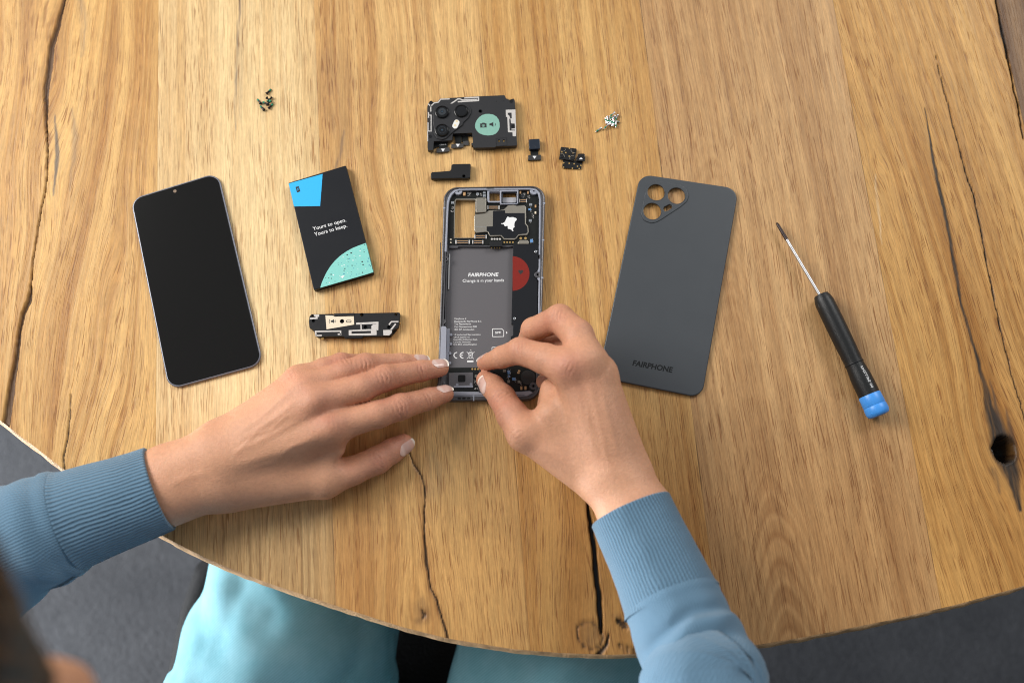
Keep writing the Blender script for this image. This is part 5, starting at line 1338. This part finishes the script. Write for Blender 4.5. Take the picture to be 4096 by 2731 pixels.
def build_hands():
    out = []
    cl = {0: [((1180, 738, 42), (1400, 676, 28), 5.5, .42, 8.9, .5), ((1400, 676, 28), (1528, 637, 20), 3, .30, 7.5, .35), ((1060, 512, 44), (1340, 458, 28), 5.5, .45, 9, .5), ((1340, 458, 28), (1490, 434, 20), 3, .3, 7, .35),
               ((905, 415, 40), (1180, 398, 22), 5, .42, 8.3, .45), ((715, 400, 35), (880, 398, 22), 5, .35, 7.4, .4), ((1010, 1150, 22), (1110, 1085, 18), 4, .4, 9.2, .45),
               ((580, 760, 54), (700, 730, 54), 4, .12, 9, .55), ((420, 580, 48), (520, 540, 48), 4, .1, 9, .4), ((660, 880, 52), (760, 850, 52), 4, .10, 9, .4), ((330, 500, 40), (420, 450, 40), 4, .1, 8, .35), ((1210, 1000, 10), (1260, 990, 10), 1, 0, 6, .5), ((1540, 640, 12), (1600, 630, 12), 1, 0, 6, .4), ((1500, 430, 12), (1600, 430, 12), 1, 0, 6, .4)],
          1: [((440, 385, 60), (325, 436, 40), 4.5, .28, 8.5, .35), ((755, 510, 80), (640, 470, 74), 4, .15, 9, .75), ((325, 690, 42), (265, 620, 30), 5, .40, 9, .45), ((690, 180, 62), (560, 230, 45), 4, .25, 8.5, .3), ((217, 478, 20), (180, 490, 15), 1, 0, 6, .55), ((430, 925, 56), (380, 830, 52), 4, .12, 9, .3), ((222, 560, 20), (200, 540, 20), 1, 0, 5, .5), ((610, 215, 50), (560, 240, 45), 1, 0, 6, .4), ((590, 590, 10), (560, 590, 10), 1, 0, 8, .6), ((300, 800, 40), (260, 760, 40), 3, .2, 8, .4)]}
    for k, (fn, pm, fg, ex, dn) in enumerate(((HL, L_palm, L_f, L_ex, L_d), (HR, R_palm, R_f, R_ex, R_d))):
        f, ap = make_hand(fn, pm, fg, ex, dn)
        V, Fq = surface_nets(f, ap.min(0) - 26, ap.max(0) + 26, .85)
        V = relax(V, Fq, 1, .5)
        Nn = vnormals(V, Fq)
        d, red = creases(fn, V, Nn, cl[k])
        for pts, radii, _b in fg:
            for q_, r_ in list(zip(pts, radii))[1:]:
                red += .32 * np.exp(-(np.linalg.norm(V - fn(*q_), axis=1) / (r_ * 1.6)) ** 2)
        red += .18 * (fbm(V[:, 0] * .09 + 7, V[:, 1] * .09 + V[:, 2] * .05, 12, 3) - .35) * 2
        V = V + Nn * d[:, None]
        # tendons and veins stand out on the back of the hand
        up = np.clip(Nn[:, 2], 0, 1)
        for line, amp, wd in TEND[k]:
            w_ = [fn(x, y, 48 if k == 0 else 70)[:2] for x, y in line]
            seg = np.concatenate([[0], np.cumsum([np.linalg.norm(b - a) for a, b in zip(w_[:-1], w_[1:])])])
            best = np.full(len(V), 1e9); par = np.zeros(len(V))
            for i, (a, b) in enumerate(zip(w_[:-1], w_[1:])):
                ab = b - a; h = np.clip(((V[:, :2] - a) @ ab) / (ab @ ab), 0, 1)
                dd = np.linalg.norm(V[:, :2] - a - h[:, None] * ab, axis=1); m_ = dd < best
                best = np.where(m_, dd, best); par = np.where(m_, (seg[i] + h * (seg[i + 1] - seg[i])) / seg[-1], par)
            q_ = amp * .6 * np.exp(-(best / wd) ** 2) * up * sstep(0, .25, par) * sstep(1, .75, par)
            V = V + Nn * q_[:, None]
        if k == 0:   # flatten lightly where the skin presses on the table
            V[:, 2] = np.where(V[:, 2] < .4, .4 + (V[:, 2] - .4) * .02, V[:, 2])
        else:
            V[:, 2] = np.maximum(V[:, 2], .5)
        out.append((V, Fq, red, f))
    return out
hands = build_hands()

# head, neck, trunk and arms of the sitter (most of it outside the picture)
HC = np.array([-217.0, -226.0, 451.0])
def head_frame():
    fwd = np.array([.86, .22, -.46]); fwd /= np.linalg.norm(fwd)
    up = np.array([.42, .12, .90]); up -= fwd * (up @ fwd); up /= np.linalg.norm(up)
    side = np.cross(up, fwd)
    return fwd, side, up
FW, SD, UPV = head_frame()
def hp(f, s, u): return HC + FW * f + SD * s + UPV * u
SH_L, SH_R = np.array([-335., -400, 285]), np.array([10., -430, 300])
EL_L, EL_R = np.array([-505., -205, 42]), np.array([178., -352, 108])
WR_L = np.array(HL(-860, 1400, 26)); WR_R = np.array(HR(1315, 1740, 58))
def body_f(Pt):
    RM = np.stack([FW, SD, UPV], 1)
    d = ellip(Pt, hp(-12, 0, 22), (92, 74, 84), RM)
    d = smin(d, ellip(Pt, hp(22, 0, -42), (62, 56, 62), RM), 22)
    d = smin(d, cone(Pt, hp(70, 0, -78), hp(66, 0, -82), 18, 18), 18)          # chin
    d = smin(d, cone(Pt, hp(82, 0, 12), hp(104, 0, -26), 7, 11), 9)            # nose
    for s in (-1, 1):
        d = smin(d, cone(Pt, hp(98, s * 8, -28), hp(94, s * 11, -29), 6, 6), 5)
        d = smin(d, cone(Pt, hp(78, s * 12, 18), hp(68, s * 42, 16), 9, 8), 10)    # brow
        d = np.maximum(d, -(np.linalg.norm(Pt - hp(86, s * 31, 2), axis=1) - 13) ) if False else smin(d, cone(Pt, hp(58, s * 38, -30), hp(40, s * 50, -28), 16, 16), 14)
        d = smin(d, ellip(Pt, hp(-4, s * 76, -4), (17, 7, 30), RM), 6)             # ear
    d = smin(d, cone(Pt, hp(84, -14, -52), hp(84, 14, -52), 6, 6), 5)              # lips
    nk0 = hp(-30, 0, -70); nk1 = np.array([-165., -385, 335])
    d = smin(d, cone(Pt, nk0, nk1, 52, 58), 24)
    d = smin(d, cone(Pt, SH_L, SH_R, 56, 56), 40)
    d = smin(d, cone(Pt, [-150, -430, 270], [-130, -500, -120], 118, 112), 50)
    d = smin(d, cone(Pt, SH_L, EL_L, 46, 34), 25); d = smin(d, cone(Pt, SH_R, EL_R, 46, 34), 25)
    d = smin(d, cone(Pt, EL_L, WR_L, 34, 23), 12); d = smin(d, cone(Pt, EL_R, WR_R, 34, 17), 12)
    d = smin(d, cone(Pt, [-195, -500, -190], [-190, -120, -205], 76, 62), 30); d = smin(d, cone(Pt, [-30, -500, -190], [70, -120, -205], 76, 62), 30)
    for a, b in (((-190, -120, -205), (-190, -90, -640)), ((70, -120, -205), (80, -90, -640))): d = smin(d, cone(Pt, a, b, 56, 38), 20)
    for x in (-190, 80): d = smin(d, cone(Pt, [x, -95, -700], [x, 70, -712], 34, 26), 20)
    return d
Vb, Fb = surface_nets(body_f, (-620, -640, -742), (310, 120, 575), 4.5, band=12)
Vb = relax(Vb, Fb, 1, .4)
VV = [Vb]; FF = [Fb]; RR = [np.full(len(Vb), .15)]; off = len(Vb)
for V, Fq, red, f in hands:
    VV.append(V); FF.append(Fq + off); RR.append(red); off += len(V)
_me = np_mesh('body', np.concatenate(VV), np.concatenate(FF))
_a = _me.attributes.new('red', 'FLOAT', 'POINT'); _a.data.foreach_set('value', np.clip(np.concatenate(RR), 0, 1).astype(np.float32))
link('body', _me, M_skin, person, smooth=True)
f0, f1 = hands[0][3], hands[1][3]
nail(HL, f0, (1462, 632, 18), (1540, 608, 14), (0, .30, .95), 10.5, 12.0, person)
nail(HL, f0, (1420, 430, 20), (1500, 418, 15), (0, .30, .95), 10.5, 12.0, person)
nail(HL, f0, (1275, 380, 12), (1340, 380, 9), (0, .25, .95), 9.5, 11.5, person)
nail(HL, f0, (930, 410, 12), (985, 415, 9), (0, .2, .95), 8.5, 10, person)
nail(HL, f0, (1150, 1085, 12), (1215, 1045, 9.5), (.25, -.50, .80), 12.0, 13.5, person)
nail(HR, f1, (262, 665, 28), (222, 578, 16), (-.55, -.15, .80), 11.5, 14.0, person)
nail(HR, f1, (250, 455, 22), (217, 474, 17), (-.4, .85, .35), 9.5, 9.5, person)

# hair: a cap of strands hugging the skull, parted, falling towards the cheeks
def hair_f(Pt):
    RM = np.stack([FW, SD, UPV], 1)
    d = ellip(Pt, hp(-20, 0, 30), (102, 86, 90), RM)
    d = smin(d, cone(Pt, hp(-60, 0, 0), hp(-95, 0, -60), 60, 42), 30)
    for s in (-1, 1): d = smin(d, cone(Pt, hp(12, s * 70, 30), hp(-35, s * 72, -75), 22, 14), 18)
    cut = np.linalg.norm((Pt - hp(112, 0, -48)) @ RM / np.array([98, 68, 78]), axis=1) - 1
    d = np.maximum(d, -cut * 50)
    d = smin(d, cone(Pt, hp(60, 20, 55), np.array([-140.5, -200, 424]), 34, 13), 26); d = smin(d, cone(Pt, [-140.5, -200, 424], [-137, -236, 421], 13, 16), 10); d = smin(d, cone(Pt, hp(50, -20, 62), [-137, -230, 425], 34, 16), 26)
    q = (Pt - HC) @ RM
    return d + .9 * np.sin(np.arctan2(q[:, 1], q[:, 2]) * 60 + 2.5 * np.sin(q[:, 0] * .04)) + .5 * np.sin(q[:, 1] * 1.1 + q[:, 0] * .12)
Vh, Fh = surface_nets(hair_f, HC - 190, HC + 150, 2.2, band=12)
mh = grainy(new_mat('dark_brown_hair', (0.012, 0.008, 0.006), .45), 500, .4, .001, 300)
link('hair', np_mesh('hair', Vh, Fh), mh, person, smooth=True)
for s in (-1, 1):
    c = hp(76, s * 31, 2)
    ey = link('eye', lathe_mesh(c - FW * 11, c + FW * 11, [(0, .5), (2, 6), (6, 10), (11, 11.5), (16, 10), (20, 6), (22, .5)], 20), M_white, person, smooth=True)
    link('iris', lathe_mesh(c - FW * 11, c + FW * 11, [(20.2, 5.8), (22.3, 3.0), (22.6, .3)], 20), new_mat('brown_iris', (0.03, 0.015, 0.008), .2), ey, smooth=True)

# ------------------------------------------------------------------ knitwear and jeans
def loft(name, pts, rad, nu, nv, mat, parent, fold=None, thick=1.4, open_end=True, flat=.85):
    """tube through pts; rad list of (across, vertical) radii. returns object"""
    pts = np.array(pts, float); n = len(pts)
    L_ = np.concatenate([[0], np.cumsum(np.linalg.norm(np.diff(pts, axis=0), axis=1))])
    tt = np.linspace(0, L_[-1], nv)
    def cr(a):   # Catmull-Rom resample
        a = np.asarray(a, float); o = []
        for t in tt:
            i = min(max(np.searchsorted(L_, t) - 1, 0), n - 2); u = (t - L_[i]) / (L_[i + 1] - L_[i])
            p0 = a[max(i - 1, 0)]; p1 = a[i]; p2 = a[i + 1]; p3 = a[min(i + 2, n - 1)]
            m1 = (p2 - p0) / 2 if i > 0 else p2 - p1; m2 = (p3 - p1) / 2 if i < n - 2 else p2 - p1
            o.append((2 * u**3 - 3 * u**2 + 1) * p1 + (u**3 - 2 * u**2 + u) * m1 + (-2 * u**3 + 3 * u**2) * p2 + (u**3 - u**2) * m2)
        return np.array(o)
    c = cr(pts); r = cr(rad)
    tan = np.gradient(c, axis=0); tan /= np.linalg.norm(tan, axis=1)[:, None]
    side = np.cross(tan, [0, 0, 1.0]); side /= np.linalg.norm(side, axis=1)[:, None]; up = np.cross(side, tan)
    th = np.linspace(0, 2 * math.pi, nu, endpoint=False)
    TH, TT = np.meshgrid(th, tt)
    dr = fold(TH, TT) if fold else np.zeros_like(TH)
    V = c[:, None] + side[:, None] * (np.cos(th)[None, :, None] * (r[:, 0:1, None] + dr[..., None])) + up[:, None] * (np.sin(th)[None, :, None] * (r[:, 1:2, None] + dr[..., None]))
    V = V.reshape(-1, 3); idx = np.arange(nu * nv).reshape(nv, nu)
    nx = np.roll(idx, -1, 1)
    Fq = np.stack([idx[:-1], nx[:-1], nx[1:], idx[1:]], -1).reshape(-1, 4)
    VVs = [V]; Fs = [Fq]
    uv = np.stack([(TH / (2 * math.pi)), TT], -1).reshape(-1, 2)
    uvs = [uv]
    if open_end:   # rolled hem and inner lining at the end of the path
        e = nv - 1
        rings = [(1.0, 0, .0), (.985, .7, 0), (.955, .9, 0), (.925, .6, 0), (.91, 0, 0), (.90, -6, 0), (.88, -30, 0)]
        ce = c[-1]
        last = V.reshape(nv, nu, 3)[-1]
        base = len(V); cnt = 0; prev = idx[-1]
        for k, (s_, adv, _) in enumerate(rings[1:]):
            ring = ce + (last - ce) * (1 - (1 - s_) * thick) + tan[-1] * adv
            VVs.append(ring); uvs.append(np.stack([th / (2 * math.pi), np.full(nu, tt[-1] + adv)], 1))
            cur = base + cnt * nu + np.arange(nu); cnt += 1
            Fs.append(np.stack([prev, np.roll(prev, -1), np.roll(cur, -1), cur], 1)); prev = cur
    me = np_mesh(name, np.concatenate(VVs), np.concatenate(Fs), np.concatenate(uvs))
    bm = bmesh.new(); bm.from_mesh(me); bmesh.ops.recalc_face_normals(bm, faces=bm.faces); bm.to_mesh(me); bm.free()
    return me
def knit_mat(name, col, ribs, rib_d, stitch, dark=.72, sa=.2):
    m = new_mat(name, col, .85, 0, .15)
    b = m.node_tree.nodes['Principled BSDF']; b.inputs['Sheen Weight'].default_value = .25; b.inputs['Sheen Roughness'].default_value = .5
    tc = N(m, 'ShaderNodeTexCoord'); sp = N(m, 'ShaderNodeSeparateXYZ'); K(m, tc.outputs['UV'], sp.inputs[0])
    def M(op, a, b_, c_=None):
        n = N(m, 'ShaderNodeMath', operation=op)
        for i, v in enumerate((a, b_, c_)):
            if v is None: continue
            if isinstance(v, (int, float)): n.inputs[i].default_value = v
            else: K(m, v, n.inputs[i])
        return n.outputs[0]
    no = N(m, 'ShaderNodeTexNoise', Scale=70.0, Detail=3.0); K(m, tc.outputs['Object'], no.inputs['Vector'])
    wob = M('MULTIPLY', no.outputs['Fac'], .012)
    u = M('ADD', sp.outputs[0], wob)
    rib = M('ABSOLUTE', M('SINE', M('MULTIPLY', u, math.pi * ribs), 0), 0)
    st = M('SINE', M('MULTIPLY', sp.outputs[1], 2 * math.pi / stitch), 0)
    st2 = M('SINE', M('ADD', M('MULTIPLY', sp.outputs[1], 2 * math.pi / stitch), M('MULTIPLY', u, math.pi * ribs)), 0)
    hgt = M('ADD', M('POWER', rib, .6), M('MULTIPLY', st2, sa))
    fz = N(m, 'ShaderNodeTexNoise', Scale=1500.0, Detail=3.0); K(m, tc.outputs['Object'], fz.inputs['Vector'])
    hgt2 = M('ADD', hgt, M('MULTIPLY', fz.outputs['Fac'], .35))
    bp = N(m, 'ShaderNodeBump', Strength=1.0, Distance=rib_d); K(m, hgt2, bp.inputs['Height']); K(m, bp.outputs['Normal'], b.inputs['Normal'])
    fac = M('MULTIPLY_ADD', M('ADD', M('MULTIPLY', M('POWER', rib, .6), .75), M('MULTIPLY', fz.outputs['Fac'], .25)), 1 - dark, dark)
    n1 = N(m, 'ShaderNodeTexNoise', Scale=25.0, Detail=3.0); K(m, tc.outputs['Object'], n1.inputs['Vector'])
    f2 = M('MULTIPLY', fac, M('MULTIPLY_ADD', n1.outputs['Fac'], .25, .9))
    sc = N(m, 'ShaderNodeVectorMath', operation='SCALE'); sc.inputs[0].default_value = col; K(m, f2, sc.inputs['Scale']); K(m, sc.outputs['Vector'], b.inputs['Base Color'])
    return m
SW = (0.120, 0.222, 0.320)
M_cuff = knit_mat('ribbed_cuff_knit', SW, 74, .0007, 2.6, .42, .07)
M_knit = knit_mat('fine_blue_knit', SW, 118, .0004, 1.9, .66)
Pz = lambda x, y, z: P(x, y, z)
def build_clothes():
    sw_pts_l = [SH_L + np.array([10, -10, 5]), (SH_L + EL_L) / 2 + np.array([-12, 4, 0]), EL_L, Pz(-130, 1312, 40), Pz(0, 1262, 38), Pz(80, 1228, 36), Pz(163, 1195, 34)]
    rl = [(62, 66), (56, 56), (50, 46), (46, 42), (42, 40), (38, 37), (33.5, 33)]
    def fl(TH, TT):
        t = TT
        w = 2.2 * np.sin(t * .16 + 1.3 * np.sin(TH * 1.0 + .5) + .8 * vn(TH * 1.3, t * .02, 3) * 4) * sstep(250, 330, t) * (1 - sstep(560, 640, t))
        w += 5.5 * (fbm(TH * .8 + 10, t * .035, 21, 3) - .5)
        w += 1.2 * (np.abs(t - (t.max() - 4)) < 3)
        return w
    ml = loft('s', sw_pts_l, rl, 220, 260, None, None, fl, open_end=False)
    sw_pts_r = [SH_R + np.array([-6, -8, 0]), (SH_R + EL_R) / 2 + np.array([14, 8, 0]), EL_R, Pz(1628, 1640, 92), Pz(1624, 1560, 80), Pz(1582, 1470, 70), Pz(1543, 1378, 62)]
    rr = [(62, 64), (54, 54), (44, 42), (37, 39), (34.5, 36), (32.5, 34), (30.0, 31)]
    def fr(TH, TT):
        t = TT; tm = t.max()
        w = 2.4 * (fbm(TH * .7 + 3, t * .05, 27, 3) - .5)
        for c_, a_, wd in ((tm - 27, -2.6, 4.5), (tm - 36, 1.9, 5), (tm - 47, -2.9, 5), (tm - 60, 2.0, 7), (tm - 78, -2.6, 6)):
            cc = c_ + 7 * np.sin(TH + .8) + 3 * vn(TH * 2, t * 0, 5)
            w = w + a_ * np.exp(-((t - cc) / wd) ** 2) * np.clip(np.sin(TH) * .9 + .25, 0, 1)
        return w + 1.0 * np.exp(-((t - tm + 2) / 3) ** 2)
    mr_ = loft('s', sw_pts_r, rr, 220, 260, None, None, fr, open_end=False)
    # trunk of the sweater
    def tf(Pt):
        d = cone(Pt, SH_L, SH_R, 66, 66)
        d = smin(d, cone(Pt, [-150, -430, 270], [-132, -505, -120], 128, 128), 55)
        d = smin(d, cone(Pt, [-163, -392, 318], [-168, -380, 345], 72, 66), 25)
        d = smin(d, cone(Pt, SH_L, (SH_L + EL_L) / 2, 66, 52), 25); d = smin(d, cone(Pt, SH_R, (SH_R + EL_R) / 2, 66, 50), 25)
        return d + 2 * np.sin(Pt[:, 2] * .05 + Pt[:, 0] * .02)
    Vt, Ft = surface_nets(tf, (-460, -680, -260), (140, -250, 440), 6, band=14)
    mt = np_mesh('t', Vt, Ft, np.stack([Vt[:, 0] * .004, Vt[:, 2]], 1))
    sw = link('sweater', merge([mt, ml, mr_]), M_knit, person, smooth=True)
    tag(sw, 'light blue fine knit sweater')
    def fc(TH, TT):
        return .12 * np.abs(np.sin(TH * 37)) * 1 + .9 * (fbm(TH * 1.2, TT * .06, 7, 2) - .5) + 1.1 * np.exp(-(TT / 2.5) ** 2)
    cl_ = loft('c', [Pz(160, 1196, 34), Pz(225, 1172, 33), Pz(300, 1147, 31), Pz(365, 1122, 29)], [(33.5, 33), (32.0, 31), (30.5, 29.5), (29.5, 27.5)], 496, 90, None, None, fc)
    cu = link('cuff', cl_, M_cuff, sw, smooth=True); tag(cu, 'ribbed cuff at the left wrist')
    cr_ = loft('c', [Pz(1543, 1384, 62), Pz(1512, 1310, 58), Pz(1480, 1240, 54), Pz(1449, 1172, 51)], [(30.5, 31), (29, 29), (28.0, 27), (27.5, 25)], 496, 90, None, None, fc)
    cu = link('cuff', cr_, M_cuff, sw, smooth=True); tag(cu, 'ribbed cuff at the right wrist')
    # jeans
    mj = new_mat('pale_teal_denim', (0.30, 0.62, 0.68), .85, 0, .2)
    b = mj.node_tree.nodes['Principled BSDF']; tc = N(mj, 'ShaderNodeTexCoord')
    mp = N(mj, 'ShaderNodeMapping'); mp.inputs['Rotation'].default_value = (0, 0, .9); K(mj, tc.outputs['Object'], mp.inputs['Vector'])
    wv = N(mj, 'ShaderNodeTexWave', Scale=170.0, Distortion=.9, Detail=3.0); K(mj, mp.outputs['Vector'], wv.inputs['Vector'])
    n1 = N(mj, 'ShaderNodeTexNoise', Scale=22.0, Detail=6.0, Roughness=.65); K(mj, tc.outputs['Object'], n1.inputs['Vector'])
    cr = N(mj, 'ShaderNodeValToRGB'); cr.color_ramp.elements[0].position = .3; cr.color_ramp.elements[1].position = .7
    cr.color_ramp.elements[0].color = (0.15, 0.36, 0.43, 1); cr.color_ramp.elements[1].color = (0.25, 0.48, 0.56, 1)
    K(mj, n1.outputs['Fac'], cr.inputs['Fac'])
    m2 = N(mj, 'ShaderNodeMapRange'); m2.inputs['To Min'].default_value = .92; m2.inputs['To Max'].default_value = 1.05; K(mj, wv.outputs['Fac'], m2.inputs['Value'])
    sc = N(mj, 'ShaderNodeVectorMath', operation='SCALE'); K(mj, cr.outputs['Color'], sc.inputs[0]); K(mj, m2.outputs['Result'], sc.inputs['Scale']); K(mj, sc.outputs['Vector'], b.inputs['Base Color'])
    bp = N(mj, 'ShaderNodeBump', Strength=.4, Distance=.0003); K(mj, wv.outputs['Fac'], bp.inputs['Height']); K(mj, bp.outputs['Normal'], b.inputs['Normal'])
    def fj(TH, TT): return 20 * (fbm(TH * .9 + 2, TT * .012, 15, 3) - .5) + 9 * np.abs(fbm(TH * 1.6 + TT * .006, TT * .016 - TH * .5, 19, 2) - .5) * 2 - 3
    ms = []
    ms.append(loft('j', [(-205, -560, -190), Pz(640, 1700, -205), Pz(655, 1560, -205), Pz(690, 1400, -205), Pz(715, 1200, -205), (-165, -60, -225), (-170, -45, -330), (-180, -60, -640)], [(108, 92), (101, 88), (98, 86), (90, 80), (84, 76), (78, 76), (72, 72), (60, 60)], 96, 160, None, None, fj, open_end=False))
    ms.append(loft('j', [(-20, -560, -190), Pz(1270, 1700, -205), Pz(1290, 1560, -205), Pz(1340, 1400, -205), Pz(1390, 1200, -205), (95, -60, -225), (95, -45, -330), (90, -60, -640)], [(106, 92), (102, 88), (98, 86), (90, 80), (84, 76), (78, 76), (72, 72), (60, 60)], 96, 160, None, None, fj, open_end=False))
    def pf(Pt):
        d = cone(Pt, [-210, -540, -190], [-40, -540, -190], 112, 112)
        return smin(d, cone(Pt, [-130, -520, -110], [-130, -530, -180], 126, 124), 30)
    Vp, Fp = surface_nets(pf, (-360, -690, -340), (110, -380, 40), 8, band=14)
    ms.append(np_mesh('p', Vp, Fp, np.stack([Vp[:, 0], Vp[:, 2]], 1)))
    j = link('jeans', merge(ms), mj, person, smooth=True); tag(j, 'pale teal denim jeans')
    for x in (-190, 80):
        def sf(Pt, x=x):
            d = cone(Pt, [x, -110, -700], [x, 80, -710], 42, 32)
            return np.maximum(d, -742 - Pt[:, 2])
        Vs, Fs = surface_nets(sf, (x - 60, -170, -750), (x + 60, 130, -640), 6, band=10)
        link('shoe', np_mesh('s', Vs, Fs), M_rubber, person, smooth=True)
build_clothes()

# ------------------------------------------------------------------ chair
def build_chair():
    t = thing('chair', (-80, -420, -742), 'black padded chair under the sitting person', 'chair')
    o = rounded([tuple(P(*p, -300)[:2]) for p in ((478, 1262), (438, 1300), (405, 1400), (372, 1560))] + [(-400, -640), (200, -640), (235, -330), (200, -150), (120, -60), (-170, -55)], 22)
    mc = grainy(new_mat('black_leather', (0.010, 0.010, 0.011), .7, 0, .15), 300, .2, .0006, 500)
    plate('seat', o, -345, -300, mc, t, 16, seg=5)
    plate('seat_base', inset(o, 25), -362, -345, M_black, t)
    plate('backrest', rounded([(-360, -700), (180, -700), (180, -660), (-360, -660)], 15), -240, 60, mc, t, 8)
    for x, y in ((-280, -160), (150, -160), (-310, -600), (150, -600)):
        link('leg', lathe_mesh((x, y, -742), (x, y, -350), [(0, 11), (385, 16)], 16), M_black, t, smooth=True, angle=40)
    for x in (-330, 150): link('back_post', lathe_mesh((x, -670, -350), (x, -680, 0), [(0, 10), (330, 10)], 14), M_black, t, smooth=True, angle=40)
build_chair()
